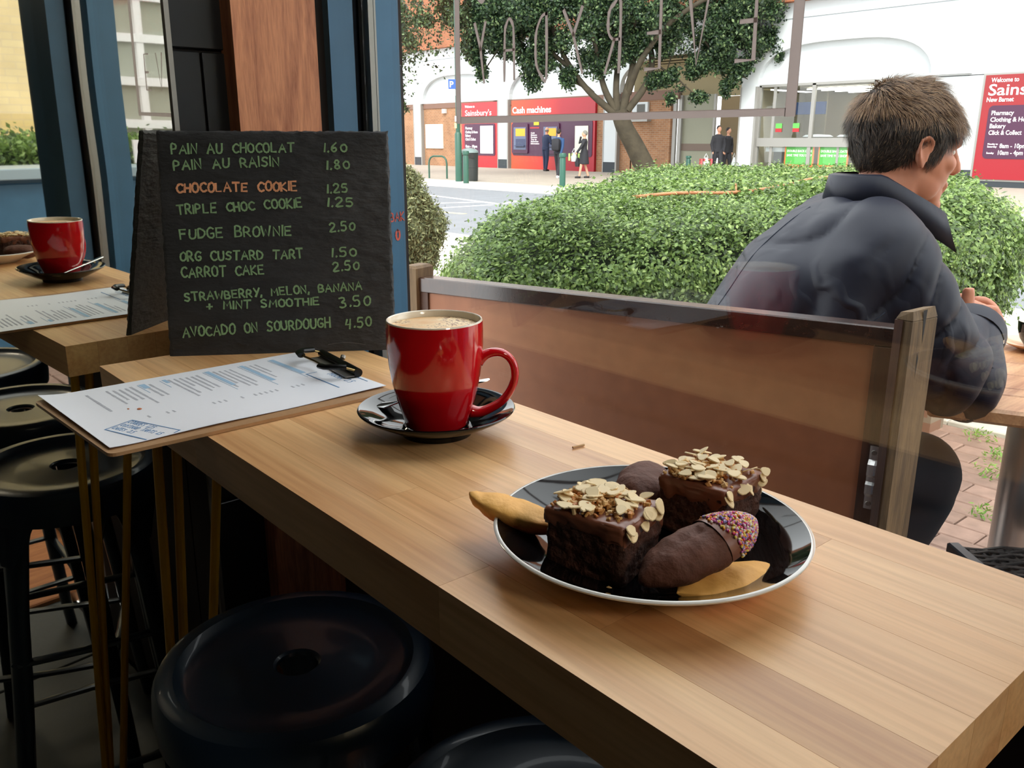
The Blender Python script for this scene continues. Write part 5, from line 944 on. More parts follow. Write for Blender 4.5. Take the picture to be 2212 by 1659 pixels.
# ================================================================ cafe barriers
def barrier(A, Bp, zr, lab, brk):
    A = Vector(A + (0,)); Bp = Vector(Bp + (0,)); u = (Bp - A).normalized(); n_ = Vector((u.y, -u.x, 0))
    if n_.x > 0: n_ = -n_           # towards the window
    L_ = (Bp - A).length; X = Matrix(((u.x, -n_.x, 0, A.x), (u.y, -n_.y, 0, A.y), (0, 0, 1, 0.085), (0, 0, 0, 1))); z = zr - .085
    t = thing('wind_barrier', lab, 'barrier', tuple(A + (Bp - A) / 2 + Vector((0, 0, .085))), 0, 'hardboard cafe barriers outside the window')
    XQ = X @ Matrix.Translation((L_, 0, 0)) @ Matrix.Rotation(math.radians(-22), 4, 'Z'); X0 = X
    for (x0, x1, m_, dz, lb) in ((-.035, .0, M['oldwood'], .022, None), (.0, .026, M['oldwood'], .030, 'weathered split end post')):
        X = XQ if lb else X0
        b = B(); zt_ = z + dz; P = []; nx, nz = 4, 10
        if lb:
            w0 = .036; top = lambda s: zt_ + .004 * math.sin(s * 5) - (.003 if .4 < s < .6 else 0)
            prof = [(x0, -.0), (x0 + .004, -.006), (x0 + .018, -.002), (x0 + .0205, -.001), (x1 - .003, 0), (x1, .004)]
            b.box((x0, -.012, 0), (x1, .052, zt_ - .012), ch=.003, X=X)
            b.add([(x0, -.012, zt_ - .013), (x1, -.012, zt_ - .013), (x1, .052, zt_ - .013), (x0, .052, zt_ - .013), (x0 + .004, -.008, zt_ - .003), (x1 - .003, -.009, zt_), (x1 - .004, .049, zt_ + .002), (x0 + .004, .05, zt_ - .002)], [(0, 1, 5, 4), (1, 2, 6, 5), (2, 3, 7, 6), (3, 0, 4, 7), (4, 5, 6, 7)], X=X)
        else: b.box((x0, -.004, 0), (x1, .052, zt_), ch=.005, X=X)
        p_ = part('post', b, m_, t, label=lb)
        if lb:
            b = B(); b.add([(x1 + .0003, .012, zt_ + .0), (x1 + .0003, .022, zt_ + .0005), (x1 + .0003, .019, zt_ - .05)], [(0, 1, 2)], X=X); b.add([(x1 + .0003, .010, zt_ - .062), (x1 + .0003, .0135, zt_ - .07), (x1 + .0003, .011, zt_ - .10)], [(0, 1, 2)], X=X); part('split', b, M['void'], p_)
            b = B(); b.box((x0 - .0005, -.0135, .0), (x0 + .012, -.0118, zt_ - .014), X=X); b.box((x0 - .0008, -.012, .0), (x0 + .0002, .03, zt_ - .014), X=X); part('shaded_face', b, M['darkwood'], p_)  # thin dark skin: shade on the post's unlit face put into the colour
    X = X0; b = B(); b.box((0, .004, z - .030), (L_, .040, z), ch=.002, X=X); part('top_rail', b, M['darkwood_y'], t); b = B(); b.box((0, .004, .08), (L_, .040, .12), ch=.002, X=X); part('bottom_rail', b, M['darkwood_y'], t)
    b = B(); b.box((0, .006, .12), (.020, .036, z - .03), X=X); part('stile', b, M['darkwood'], t); b = B(); b.box((L_ - .032, .004, .12), (L_, .036, z - .03), ch=.001, X=X); part('stile', b, M['darkwood'], t)
    b = B(); b.box((.020, .010, .12), (L_ - .032, .016, z - .030), X=X); part('hardboard_panel', b, M['mdf'], t)
    if brk:
        b = B(); xx = L_ - .013; zz = z - .235; q = [(xx, .002, zz + .052), (xx, .002, zz + .030), (xx, -.006, zz + .024), (xx, -.007, zz + .008), (xx, -.003, zz + .004), (xx, -.003, zz - .004), (xx, -.007, zz - .008), (xx, -.007, zz - .022), (xx, .002, zz - .030), (xx, .002, zz - .050)]
        b.tube(q, [(.0065, .001)] * 10, 6, X=X, up=(0, 1, 0)); bk = part('catch_bracket', b, M['steel'], t, label='small metal catch with two screws')
        for dz in (.042, -.041):
            b = B(); b.lathe([(0, .0022), (.0035, .002), (.0042, 0)], 12, X=X @ Matrix.Translation((xx, .001, zz + dz)) @ Matrix.Rotation(PI / 2, 4, 'X')); part('screw', b, M['alu'], bk, smooth=True)
    return t
barrier((.955, 1.405), (1.2115, .5565), 1.036, 'brown hardboard cafe barrier with a weathered end post, in front of the seated man', True)
barrier((.985, -.35), (1.24, -1.22), 1.04, 'second hardboard cafe barrier beyond the doorway, seen in the mirror', False)
# ================================================================ outdoor table, cup, chairs
OT = .83; K0 = Vector((1.578, .653, 0)); tu = Vector((.39, -.921, 0)).normalized(); tv = Vector((.921, .39, 0)).normalized(); XTb = Matrix(((tu.x, tv.x, 0, K0.x), (tu.y, tv.y, 0, K0.y), (0, 0, 1, 0), (0, 0, 0, 1)))
ot = thing('pavement_table', 'varnished plank pavement table on a steel column, seated man leaning on it', 'table', tuple(K0 + tu * .4 + tv * .3 + Vector((0, 0, .09))))
v = 0
for i, wv in enumerate((.115, .055, .115, .115, .115, .085)):
    b = B(); b.box((0, v, OT - .030), (.80, v + wv - .0015, OT), ch=.004 if i not in (0,) else .006, X=XTb); part('plank', b, M['otable'], ot); v += wv
LC = Vector((1.935, .585, 0))
b = B(); b.lathe([(.044, .10), (.044, OT - .05)], 40, c=(LC.x, LC.y, 0)); part('column', b, M['steel'], ot, smooth=True)
b = B(); b.lathe([(0, .09), (.21, .09), (.21, .098), (.06, .115), (.036, .12)], 40, c=(LC.x, LC.y, 0)); part('base_plate', b, M['steel'], ot, smooth=40)
b = B(); b.box((.15, .12, OT - .05), (.65, .48, OT - .031), X=XTb); part('under_frame', b, M['bin'], ot)
CP = Vector((2.175, .680, OT)); b = B(); b.lathe([(0, .003), (.03, .003), (.033, 0), (.036, .002), (.055, .010), (.072, .017), (.073, .019), (.055, .013), (.03, .008), (0, .007)], 48, c=tuple(CP)); single('saucer', b, M['terracotta_glaze'], 'pale saucer with a black cup on the pavement table', 'saucer', tuple(CP), smooth=50)
b = B(); b.lathe([(0, 0), (.022, 0), (.024, .003), (.034, .018), (.040, .038), (.042, .058), (.0405, .058), (.038, .04), (.03, .015), (0, .008)], 48, c=(CP.x, CP.y, OT + .0082)); oc = single('coffee_cup', b, M['black_glaze'], 'small black coffee cup on the pavement table, far right', 'cup', (CP.x, CP.y, OT + .0082), smooth=50)
b = B(); b.lathe([(.0405, .0582), (.0395, .0582), (.0375, .04), (.029, .016), (0, .010)], 40, c=(CP.x, CP.y, OT + .0082)); part('cream_lining', b, M['cream'], oc, smooth=True)
def chair(loc, rz, label):
    t = thing('wicker_chair', label, 'chair', loc, rz, 'black wicker pavement chairs')
    b = B(); W3 = .44; D3 = .42
    b.box((-W3 / 2, -D3 / 2, .385), (W3 / 2, D3 / 2, .405)); part('seat_base', b, M['wicker'], t, local=True)
    b = B()
    for i in range(26):
        y = -D3 / 2 + .008 + i * (D3 - .016) / 25; b.tube([(-W3 / 2 + .012 + k_ * .0416, y, .409 + (.0035 if (i + k_) % 2 else -.0015)) for k_ in range(11)], [(.0055, .0016)] * 11, 6)
    for k_ in range(22): x = -W3 / 2 + .02 + k_ * (W3 - .04) / 21; b.tube([(x, -D3 / 2 + .01, .4085), (x, D3 / 2 - .01, .4085)], [(.004, .0012)] * 2, 6)
    part('woven_seat', b, M['wicker'], t, local=True, stuff=True)
    for s in (-1, 1):
        b = B(); b.box((s * W3 / 2 - .012, -D3 / 2 - .01, .385), (s * W3 / 2 + .012, D3 / 2 + .01, .417), ch=.003); part('side_rail', b, M['chair_grey'], t, local=True)
        b = B(); b.tube([(s * (W3 / 2), D3 / 2, 0), (s * W3 / 2, D3 / 2, .40)], .011, 10); part('leg', b, M['chair_grey'], t, local=True, smooth=True)
        b = B(); b.tube([(s * (W3 / 2), -D3 / 2 - .02, 0), (s * W3 / 2, -D3 / 2, .40), (s * W3 / 2, -D3 / 2 - .07, .80)], .011, 10); part('leg', b, M['chair_grey'], t, local=True, smooth=True)
    b = B(); b.box((-W3 / 2, -D3 / 2 - .075, .55), (W3 / 2, -D3 / 2 - .055, .80)); part('backrest', b, M['wicker'], t, local=True)
    return t
c1_ = chair((1.759, .317, .09), math.radians(-38.5), 'black woven chair with a grey frame at the near side of the pavement table')
chair((1.50, .95, .09), math.radians(-45 - 90), 'black woven chair under the man in the navy jacket, hidden behind the barrier')
# ================================================================ the seated man
fd = Vector((.71, -.705, 0)).normalized(); ld = Vector((-fd.y, fd.x, 0)); UP = Vector((0, 0, 1))
hf = Vector((.80, -.60, 0)).normalized(); hl = Vector((-hf.y, hf.x, 0)); HO = Vector((1.688, .806, 1.283)); tilt_ = .10
hf3 = (hf * math.cos(tilt_) - UP * math.sin(tilt_)); hu3 = hl.cross(hf3) * -1; hu3 = hf3.cross(hl) if hu3.z < 0 else hu3
XH = Matrix(((hf3.x, hl.x, hu3.x, HO.x), (hf3.y, hl.y, hu3.y, HO.y), (hf3.z, hl.z, hu3.z, HO.z), (0, 0, 0, 1))) @ Matrix.Diagonal((.97, .97, .93, 1))
man = thing('person', 'man in a navy jacket leaning on the pavement table with clasped hands', 'person', (1.45, 1.0, .09))
b = B(); E3 = lambda c, r, rot=None: b.ell(tuple(c), r, X=XH, n=28, m=18, rot=rot)
E3((-.012, 0, .022), (.099, .074, .094)); E3((.035, 0, -.030), (.058, .060, .082)); E3((.052, 0, -.085), (.036, .038, .036)); E3((.074, 0, -.108), (.020, .022, .018)); E3((.066, 0, .028), (.034, .056, .036))
for s in (-1, 1):
    E3((.020, s * .040, -.066), (.044, .020, .040)); E3((.064, s * .034, -.024), (.024, .022, .022)); E3((.080, s * .026, .016), (.014, .022, .010)); E3((.088, s * .010, -.036), (.012, .008, .008))
    # ear: disc, rim and lobe
    E3((-.004, s * .0745, -.012), (.014, .006, .026)); b.tube([(.012, s * .074, -.004), (.009, s * .080, .014), (-.003, s * .084, .023), (-.016, s * .086, .015), (-.019, s * .085, -.002), (-.013, s * .081, -.020), (-.003, s * .076, -.036), (.003, s * .073, -.034)], [.0045, .0042, .0042, .0042, .0042, .0048, .0062, .0045], 10, X=XH)
b.tube([(.090, 0, .018), (.098, 0, .0), (.107, 0, -.022), (.111, 0, -.031), (.100, 0, -.040)], [.009, .009, .011, .0125, .010], 12, X=XH); b.tube([(.088, -.018, -.066), (.0935, 0, -.064), (.088, .018, -.066)], [.006, .008, .006], 10, X=XH); b.tube([(.084, -.016, -.076), (.090, 0, -.076), (.084, .016, -.076)], [.006, .008, .006], 10, X=XH)
nk = Vector((1.625, .845, 1.145)); b.tube([XH @ Vector((-.020, 0, .0)), XH @ Vector((-.012, 0, -.060)), HO * .45 + nk * .55 + Vector((0, 0, -.02)), nk, nk - fd * .03 - UP * .06], [(.060, .066), (.060, .064), (.062, .062), (.066, .064), (.08, .08)], 20)
spine = [(1.46, .99, .60), (1.46, .99, .74), (1.50, .955, .90), (1.555, .905, 1.02), (1.60, .87, 1.10), (1.625, .85, 1.13)]
def torso(b, w_, d_, grow=0):
    b.tube(spine, [(w_[i] + grow, d_[i] + grow) for i in range(6)], 28, up=tuple(fd * .7 + UP * .7))
torso(b, (.15, .14, .15, .17, .15, .07), (.11, .10, .11, .11, .08, .06))
RS, RE, RWr = Vector((1.482, .722, 1.070)), Vector((1.622, .628, .878)), Vector((1.778, .672, .938)); LS, LE, LWr = Vector((1.735, .975, 1.07)), Vector((1.97, .86, .875)), Vector((1.868, .752, .945))
def arm(b, s, e, w_, r, grow=0): b.tube(smooth2([s + (s - e) * .1 + Vector((.03, .03, 0)) * 0, s, (s + e) / 2, e + (e - s).normalized() * .012, (e + w_) / 2 * 1 + Vector((0, 0, .004)), w_], 3), [(r[min(5, i // 3)] * (1 - (i % 3) / 3) + r[min(5, i // 3 + 1)] * ((i % 3) / 3) + grow) for i in range(16)], 18)
arm(b, RS, RE, RWr, (.045, .05, .043, .038, .036, .026)); arm(b, LS, LE, LWr, (.045, .05, .043, .038, .036, .026))
for (hp, kn, an) in ((Vector((1.39, .93, .60)), Vector((1.685, .70, .650)), Vector((1.585, .80, .17))), (Vector((1.52, 1.06, .60)), Vector((1.84, .86, .62)), Vector((1.76, 1.0, .17)))): b.tube(smooth2([hp, (hp + kn) / 2, kn, (kn + an) / 2, an], 4), [.08 - .0033 * i for i in range(17)], 16); b.tube([an, an - UP * .04, an - UP * .05 + fd * .12], [.035, .035, .03], 12)
# hands
def finger(pts, r): b.tube(smooth2([Vector(p) for p in pts], 3), [r[0] + (r[1] - r[0]) * i / ((len(pts) - 1) * 3) for i in range((len(pts) - 1) * 3 + 1)], 10)
b.tube([RWr, Vector((1.796, .682, .948)), Vector((1.815, .680, .956)), Vector((1.826, .672, .950))], [(.026, .020), (.032, .019), (.036, .017), (.034, .012)], 16, up=(.5, -.6, .6))
finger([(1.784, .690, .950), (1.780, .688, .972), (1.783, .690, .992), (1.7855, .692, 1.008), (1.786, .6925, 1.016)], (.0145, .0112))
for k_, (dz, dy) in enumerate(((.020, .0), (.006, -.004), (-.009, -.006), (-.022, -.006))):
    finger([(1.818, .674 + dy, .950 + dz), (1.840, .660 + dy, .949 + dz), (1.852, .655 + dy, .938 + dz * .9), (1.850 - .004 * k_, .646 + dy, .926 + dz * .8)], (.0108, .0088))
b.tube([LWr, Vector((1.858, .738, .955)), Vector((1.852, .722, .962)), Vector((1.852, .708, .962))], [(.026, .020), (.032, .018), (.034, .016), (.032, .012)], 16, up=(-.5, -.4, .7))
finger([(1.846, .728, .972), (1.826, .722, .984), (1.812, .716, .990)], (.012, .009))
for k_ in range(4):
    dz = .018 - .013 * k_; finger([(1.856, .706, .962 + dz), (1.866, .690, .962 + dz), (1.868, .676, .955 + dz), (1.862, .662 + .004 * k_, .946 + dz)], (.0106, .0086))
body = part('body', remesh(b, .0040, 5), M['skin'], man, smooth='all')
for s in (-1, 1):
    b = B(); b.ell((.0735, s * .028, .000), (.011, .012, .009), X=XH, n=14, m=10); part('eye', b, M['eye'], body, smooth='all')
b = B()
for (hp, kn, an) in ((Vector((1.39, .93, .61)), Vector((1.69, .695, .645)), Vector((1.585, .80, .20))), (Vector((1.52, 1.06, .61)), Vector((1.85, .855, .625)), Vector((1.76, 1.0, .20)))): b.tube(smooth2([hp, (hp + kn) / 2, kn, (kn + an) / 2, an], 4), [.100 - .0030 * i for i in range(17)], 18); b.ell(tuple(kn - fd * .012), (.088, .088, .088))
b.tube([(1.45, 1.00, .58), (1.45, 1.00, .75)], [(.19, .15), (.18, .14)], 20, up=tuple(fd)); part('trousers', remesh(b, .012, 4), M['trousers'], man, smooth='all')
for an in (Vector((1.585, .80, .09)), Vector((1.76, 1.0, .09))): b = B(); b.tube([an - fd * .08 + UP * .04, an + UP * .05, an + fd * .12 + UP * .035, an + fd * .2 + UP * .025], [(.035, .04), (.042, .05), (.045, .035), (.03, .022)], 14); part('shoe', remesh(b, .008, 2), M['shoe_dark'], man, smooth='all')
# jacket
b = B(); torso(b, (.205, .19, .195, .205, .165, .090), (.15, .145, .145, .145, .112, .080)); b.tube([(1.44, 1.01, .50), (1.45, 1.00, .66)], [(.215, .165), (.205, .155)], 28, up=tuple(fd))
def sleeve(s, e, w_, r): b.tube(smooth2([s - (e - s) * .05 + (nk - s) * .55, s + (nk - s) * .12 + UP * .012, s * .62 + e * .38, s * .3 + e * .7, e + (e - s).normalized() * .010 - UP * .005, e * .5 + w_ * .5, w_ * .93 + e * .07], 3), [(r[min(6, i // 3)] * (1 - (i % 3) / 3) + r[min(6, i // 3 + 1)] * ((i % 3) / 3)) for i in range(19)], 22)
for s_ in (RS, Vector((1.735, .975, 1.07))): b.tube([nk - fd * .035 - UP * .01, (nk + s_) / 2 - fd * .055 - UP * .015, s_ - fd * .030 - UP * .01, s_ - fd * .03 - UP * .10, (s_ + Vector((1.50, .955, .90))) / 2 - fd * .03 - UP * .06], [.075, .088, .080, .085, .11], 18)
sleeve(RS, RE, RWr, (.085, .088, .082, .074, .066, .063, .060)); sleeve(LS, LE, LWr, (.085, .096, .080, .070, .064, .060, .058))
jk = remesh(b, .0080, 26)
def dfold(p):
    p = Vector(p); d = 0; ee = (p - RE).length; a1 = math.exp(-(ee / .16) ** 2); pr = p - (RS * .5 + RE * .5)
    ax = (RE - RS).normalized(); along = (p - RS).dot(ax); q = p - RS; ang = q.dot(ld) * 6
    m1 = math.exp(-(((p - RS) - ax * along).length / .16) ** 2) * max(0, min(1, (along + .08) / .1))
    cr = lambda x: 1 - 2.2 * abs(math.sin(x)) ** .55
    d += -m1 * .0110 * cr(along * 36 + q.dot(fd) * 17 + 2.2 * noise.noise(p * 8)) * max(0, .65 + 1.3 * noise.noise(p * 6 + Vector((4, 0, 0))))
    t = p - Vector((1.50, .80, 1.02)); m2 = math.exp(-(t.length / .20) ** 2); dr = (UP * .75 + fd * -.5); d += -m2 * .0120 * cr(t.dot(dr) * 26 + 2.5 * noise.noise(p * 5)) * max(0, .6 + 1.3 * noise.noise(p * 4))
    d += .004 * noise.noise(Vector((p.x * 7, p.y * 7, p.z * 4))) + .0016 * noise.noise(p * 19); return d
me = bpy.data.meshes.new('t'); me.from_pydata(jk.v, [], jk.f); me.update(); nn = [v.normal.copy() for v in me.vertices]; jk.v = [tuple(Vector(p) + nn[i] * dfold(p)) for i, p in enumerate(jk.v)]; bpy.data.meshes.remove(me)
jack = part('jacket', jk, M['jacket'], man, smooth='all')
from mathutils.bvhtree import BVHTree
bv = BVHTree.FromPolygons([Vector(p) for p in jk.v], jk.f)
def seam(rays):
    P_ = []
    for o_, d_ in rays:
        h_ = bv.ray_cast(o_ + d_ * 1.0, -d_)
        if h_[0] is not None: P_.append(h_[0] + h_[1] * .0002)
    bb = B()
    if len(P_) > 3: bb.tube(smooth2(P_, 2), .0011, 6); part('seam', bb, M['collar_lining'], jack, smooth='all')
sp_ = [Vector(p) for p in spine]
dB = (-fd * .85 + UP * .35 - ld * .30).normalized(); seam([(sp_[1].lerp(sp_[5], i / 14), dB) for i in range(15)])
ax_ = (RE - RS).normalized(); e1 = (-fd + ax_ * ax_.dot(fd)).normalized(); e2 = ax_.cross(e1); qs_ = []
for i in range(17): a = math.radians(-70 + 190 * i / 16); d_ = (e1 * math.cos(a) + e2 * math.sin(a)); d_ = d_ if True else d_; qs_.append((RS.lerp(nk, .28) + ax_ * .03, d_))
seam(qs_)
# collar: stand-up band, open at the front, turned-down wings
b = B(); V = []; N1 = 40; cen = HO * .40 + nk * .60
for i in range(N1 + 1):
    a = math.radians(-140 + 280 * i / N1); d = (fd * -math.cos(a) + ld * math.sin(a)); fr = max(0, (abs(a) - 1.4) / 1.25)
    base = nk + d * .080 + UP * (-.010) + fd * (.052 * fr) - UP * .055 * fr; top = nk + fd * .018 + d * (.076 + .012 * fr) + UP * (.092 - .050 * fr) + fd * .045 * fr - UP * .03 * fr; out = top + d * .012 - UP * .004; low = top + d * (.022 + .012 * fr) - UP * (.058 + .022 * fr) + fd * .01 * fr
    V += [tuple(base), tuple(top), tuple(out), tuple(low), tuple(low - d * .004 + UP * .002)]
b.add(V, [(5 * i + j, 5 * i + j + 1, 5 * i + j + 6, 5 * i + j + 5) for i in range(N1) for j in range(4)]); part('collar', b, M['jacket'], jack, smooth='all', label='turned up jacket collar')
b = B(); c0 = RWr * .93 + RE * .07; ax = (RWr - RE).normalized(); b.tube([c0 - ax * .035, c0 - ax * .010, c0 + ax * .003], [.062, .0645, .0625], 28, cap=False); b.tube([c0 + ax * .003, c0 - ax * .02], [.0595, .057], 28, cap=False); part('cuff', b, M['jacket'], jack, smooth='all')
# hair: base cap and strands
def hz(x):  # hairline height for a given forward position
    if x < -.045: return -.102 + (x + .1) * .15
    if x < -.018: return -.094 + (x + .045) / .027 * .09
    if x < .012: return .004
    if x < .034: return -.022
    return -.022 + (x - .034) / .052 * .088
def hmask(p): return p.z > hz(p.x)
b = B(); V = []; Fs = []; n_, m_ = 72, 40; idx = {}
def hp_(i, j, off=.006):
    th = PI * j / m_; ph = 2 * PI * i / n_; d = Vector((math.sin(th) * math.cos(ph), math.sin(th) * math.sin(ph), math.cos(th))); r = Vector((.099, .074, .094)); p = Vector((d.x * r.x - .012, d.y * r.y, d.z * r.z + .022))
    if p.z < -.02 and p.x < 0: p.x = p.x * (1 - .0) - .002; p.y *= 1.0
    if p.z < -.03: 
        f_ = min(1, (-.03 - p.z) / .04); p.x = p.x * (1 - f_) + (-.068) * f_ if p.x < -.02 else p.x
    th_ = .005 + .010 * max(0, d.z) + .009 * max(0, -d.x) * max(0, d.z + .4); n2 = Vector((d.x / r.x, d.y / r.y, d.z / r.z)).normalized(); return p + n2 * (th_ + off - .004), n2, d
for j in range(m_ + 1):
    for i in range(n_):
        p, n2, d = hp_(i, j, .003); p += n2 * .003 * noise.noise(p * 40); V.append(tuple(p))
for j in range(m_):
    for i in range(n_):
        q = (j * n_ + i, (j + 1) * n_ + i, (j + 1) * n_ + (i + 1) % n_, j * n_ + (i + 1) % n_)
        if all(hmask(Vector(V[k_])) for k_ in q): Fs.append(q)
b.add(V, Fs, X=XH); hr = part('hair', b, M['hair_base'], man, smooth='all')
rd = random.Random(4); qs = []; qt = []; whorl = Vector((-.070, 0, .085))
for k_ in range(22000):
    i = rd.uniform(0, n_); j = m_ * math.acos(1 - 1.75 * rd.random()) / PI
    p, n2, d = hp_(i, j, .003)
    if not hmask(p): continue
    fl = p - whorl; fl -= n2 * fl.dot(n2); fl = fl.normalized() if fl.length > .002 else Vector((1, 0, 0)); top = max(0, d.z); dn = Vector((-.25, 0, -1)); dn -= n2 * dn.dot(n2); dn = dn.normalized() if dn.length > .01 else fl
    wv = Vector((noise.noise(p * 30), noise.noise(p * 30 + Vector((5, 0, 0))), noise.noise(p * 30 + Vector((0, 5, 0))))) * 1.5
    dr = (fl * (top ** .5) + dn * (1 - top) + wv).normalized(); dr -= n2 * dr.dot(n2); L_ = (.026 + .026 * top) * rd.uniform(.7, 1.25) * (1.35 if d.x > .5 and top > .2 else 1); side = n2.cross(dr).normalized() * rd.uniform(.0004, .0008); pts = []
    for s in range(5): t = s / 4; pts.append(p - n2 * .004 + dr * L_ * t + n2 * (.013 * math.sin(t * 2.0) * (.35 + .65 * top) * rd.uniform(.8, 1.2)) - UP * 0 + Vector((0, 0, -.006 * t * t * (1 if d.x > .3 else .4))))
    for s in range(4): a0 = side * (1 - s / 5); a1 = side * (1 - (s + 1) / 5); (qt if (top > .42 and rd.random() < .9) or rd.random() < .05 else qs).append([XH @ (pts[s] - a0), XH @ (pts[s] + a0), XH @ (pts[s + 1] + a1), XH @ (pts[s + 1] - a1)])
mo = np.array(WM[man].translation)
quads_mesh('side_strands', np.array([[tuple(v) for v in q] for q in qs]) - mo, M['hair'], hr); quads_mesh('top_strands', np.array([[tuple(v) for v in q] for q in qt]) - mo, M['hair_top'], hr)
# ================================================================ people across the road
def walker(label, loc, face, h, cols, pose, hair='hair_dark', bald=False, backpack=False, dress=False):
    t = thing('person', label, 'person', loc, face); s = h / 1.75; b = B(); J = dict(hip=.95, sh=1.45, hd=1.63); ll, la, lean, aL, aR = pose   # stride, arm swing
    v = lambda x, y, z: Vector((x * s, y * s, z * s)); Hc = v(lean * .9, 0, 1.64); Sh = v(lean * .7, 0, 1.44); Hp = v(0, 0, .95)
    def limbs(b, g, parts):
        if 'l' in parts:
            for sd, st_ in ((1, ll), (-1, -ll)): k1 = v(st_ * .45 + .03, sd * .09, .50); a1 = v(st_, sd * .09, .08); b.tube([Hp + v(0, sd * .08, 0), k1, a1], [.085 * s + g, .058 * s + g, .04 * s + g], 10)
        if 'f' in parts:
            for sd, st_ in ((1, ll), (-1, -ll)): b.tube([v(st_ - .05, sd * .09, .05), v(st_ + .1, sd * .09, .03), v(st_ + .17, sd * .09, .025)], [.042 * s + g, .04 * s + g, .03 * s + g], 8)
        if 't' in parts: b.tube([Hp - v(0, 0, .05), Hp + v(.01, 0, .22), Sh - v(0, 0, .08), Sh + v(0, 0, .03)], [(.15 * s + g, .10 * s + g), (.14 * s + g, .10 * s + g), (.19 * s + g, .11 * s + g), (.09 * s + g, .07 * s + g)], 14, up=(1, 0, 0))
        if 'a' in parts:
            for sd, (ex, ez, hx, hz_) in ((1, aL), (-1, aR)): b.tube([Sh + v(0, sd * .17, -.03), v(ex, sd * .24, ez), v(hx, sd * .2, hz_)], [.052 * s + g, .042 * s + g, .03 * s + g], 10)
    limbs(b, 0, 'lfta'); b.tube([Sh, Hc], .05 * s, 10); b.ell(tuple(Hc + v(.01, 0, 0)), (.095 * s, .075 * s, .115 * s)); b.ell(tuple(Hc + v(.10, 0, -.01)), (.02 * s, .012 * s, .02 * s), n=8, m=6)
    for sd, (ex, ez, hx, hz_) in ((1, aL), (-1, aR)): b.ell(tuple(v(hx + .02, sd * .2, hz_ - .03)), (.035 * s, .02 * s, .05 * s), n=10, m=8)
    for sd in (-1, 1): b.ell(tuple(Hc + v(0, sd * .078, -.01)), (.02 * s, .01 * s, .03 * s), n=8, m=6)
    bo = part('body', remesh(b, .016, 1), M['skin_flat'], t, smooth='all', local=True)
    b = B(); limbs(b, .014 * s, 'ta'); 
    if dress: b.tube([Hp + v(0, 0, .1), Hp - v(0, 0, .15), v(0, 0, .52)], [(.17 * s, .13 * s), (.2 * s, .17 * s), (.21 * s, .2 * s)], 14, up=(1, 0, 0))
    part('jacket' if not dress else 'coat', remesh(b, .02, 2), M[cols[0]], t, smooth='all', local=True)
    if not dress: b = B(); limbs(b, .016 * s, 'l'); b.tube([Hp - v(0, 0, .1), Hp + v(0, 0, .06)], [(.16 * s, .115 * s)] * 2, 12, up=(1, 0, 0)); part('trousers', remesh(b, .02, 2), M[cols[1]], t, smooth='all', local=True)
    b = B(); limbs(b, .012 * s, 'f'); part('shoes', remesh(b, .014, 1), M[cols[2]], t, smooth='all', local=True)
    b = B(); c_ = Hc + v(-.015, 0, .03 if not bald else -.01); b.ell(tuple(c_), (.100 * s, .086 * s, (.105 if not bald else .05) * s), n=18, m=12)
    if not bald: b.v = [(x, y, z) if not (x > Hc.x + .05 * s and z < Hc.z + .04 * s) else (Hc.x + .05 * s, y, z) for x, y, z in b.v]
    part('hair', b, M[hair], bo, smooth='all', local=True)
    if backpack: b = B(); b.box(tuple(v(-.30, -.14, .98)), tuple(v(-.10, .14, 1.42)), ch=.05 * s); part('backpack', b, M['cloth_black'], t, local=True, smooth=50)
    return t
ang = lambda dx, dy: math.atan2(dy, dx)
walker('bald man in dark navy clothes at the cash machine', (25.15, 27.25, 0), ang(.9, .1), 1.76, ('cloth_navy', 'cloth_navy', 'shoe_dark'), (.06, .3, .08, (.12, 1.15, .42, 1.15), (.05, 1.12, .35, 1.05)), 'hair_grey', bald=True)
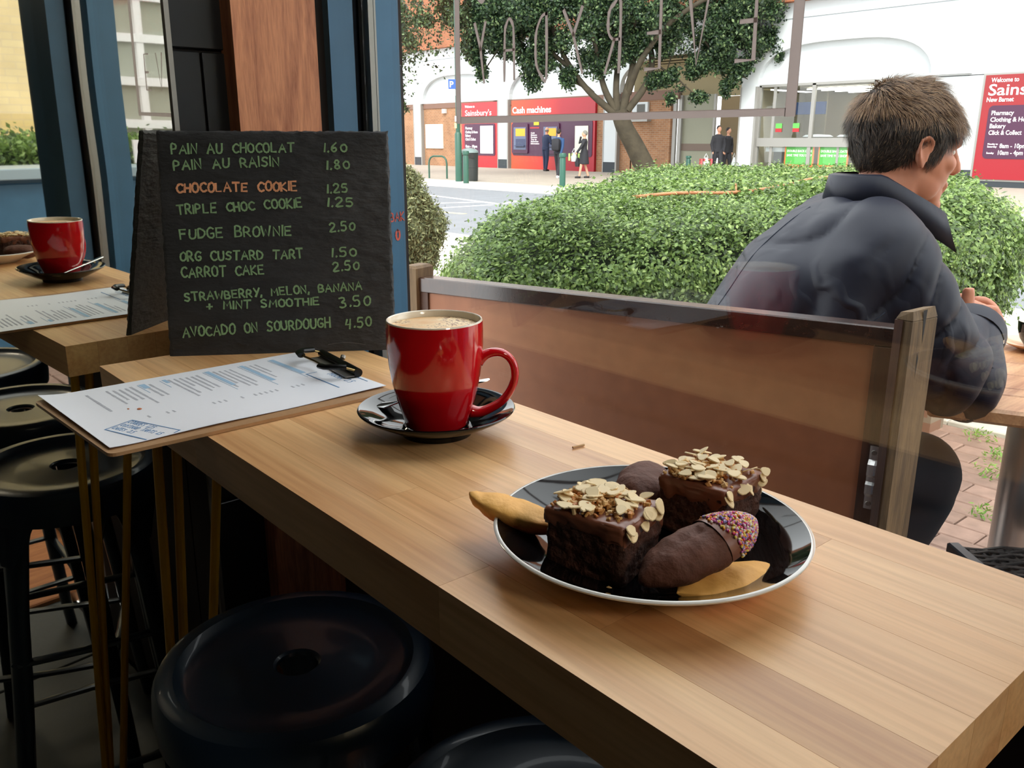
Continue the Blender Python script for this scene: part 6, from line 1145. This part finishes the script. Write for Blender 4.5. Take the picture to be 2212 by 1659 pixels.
walker('man in a blue jacket with a dark backpack and white shoes, walking', (21.1, 22.22, 0), ang(.8, .35), 1.62, ('cloth_blue', 'cloth_black', 'shoe_white'), (.22, .3, .05, (.1, 1.1, .28, .95), (-.15, 1.12, -.22, .85)), backpack=True)
walker('person in a black coat with short hair and a raised hand, walking', (21.6, 21.45, 0), ang(-.75, .65), 1.56, ('cloth_black', 'cloth_black', 'shoe_dark'), (.18, .3, .0, (.15, 1.15, .3, .95), (.18, 1.3, .12, 1.55)), 'hair_grey', dress=True)
walker('man in a black jacket carrying a red striped bag near the store porch', (26.1, 19.25, 0), ang(-.5, -.8), 1.74, ('cloth_black', 'cloth_black', 'shoe_dark'), (.16, .3, .02, (.02, 1.12, .06, .85), (.0, 1.12, .06, .85)))
walker('person in dark clothes walking beside the man with the striped bag', (26.65, 19.25, 0), ang(-.1, -.99), 1.68, ('cloth_black', 'cloth_black', 'shoe_dark'), (.14, .3, .02, (.02, 1.12, .06, .85), (.0, 1.12, .06, .85)))
def bag(label, x, y, z, w_, h, m_, st_=None):
    b = B(); b.tube([(0, 0, 0), (0, 0, h * .5), (0, 0, h)], [(w_ / 2, w_ * .22), (w_ * .55, w_ * .28), (w_ * .4, w_ * .08)], 12); b.tube([(-w_ * .15, 0, h), (0, 0, h + .14), (w_ * .15, 0, h)], .012, 6)
    o = single('carrier_bag', b, m_, label, 'bag', (x, y, z), smooth=True, rz=math.atan2(-.65, .76), local=True)
    if st_:
        for i in range(4): c = B(); c.box((-w_ * .45 + i * w_ * .26, -w_ * .30, .03), (-w_ * .45 + i * w_ * .26 + w_ * .12, w_ * .30, h * .9)); part('stripe', c, st_, o, local=True)
    return o
bag('red and white striped carrier bag held low by the man near the porch', 25.72, 19.45, .28, .46, .38, M['bag_white'], M['bag_red']); bag('white carrier bag held beside the column of the store', 26.55, 18.85, .25, .3, .42, M['bag_white'])
bag('pale green and white carrier bag swinging between the two walkers', 21.55, 21.9, .55, .42, .3, M['bag_white'], M['bag_green']); bag('black handbag hanging by the person in the black coat', 21.6, 21.75, .38, .4, .3, M['cloth_black'])
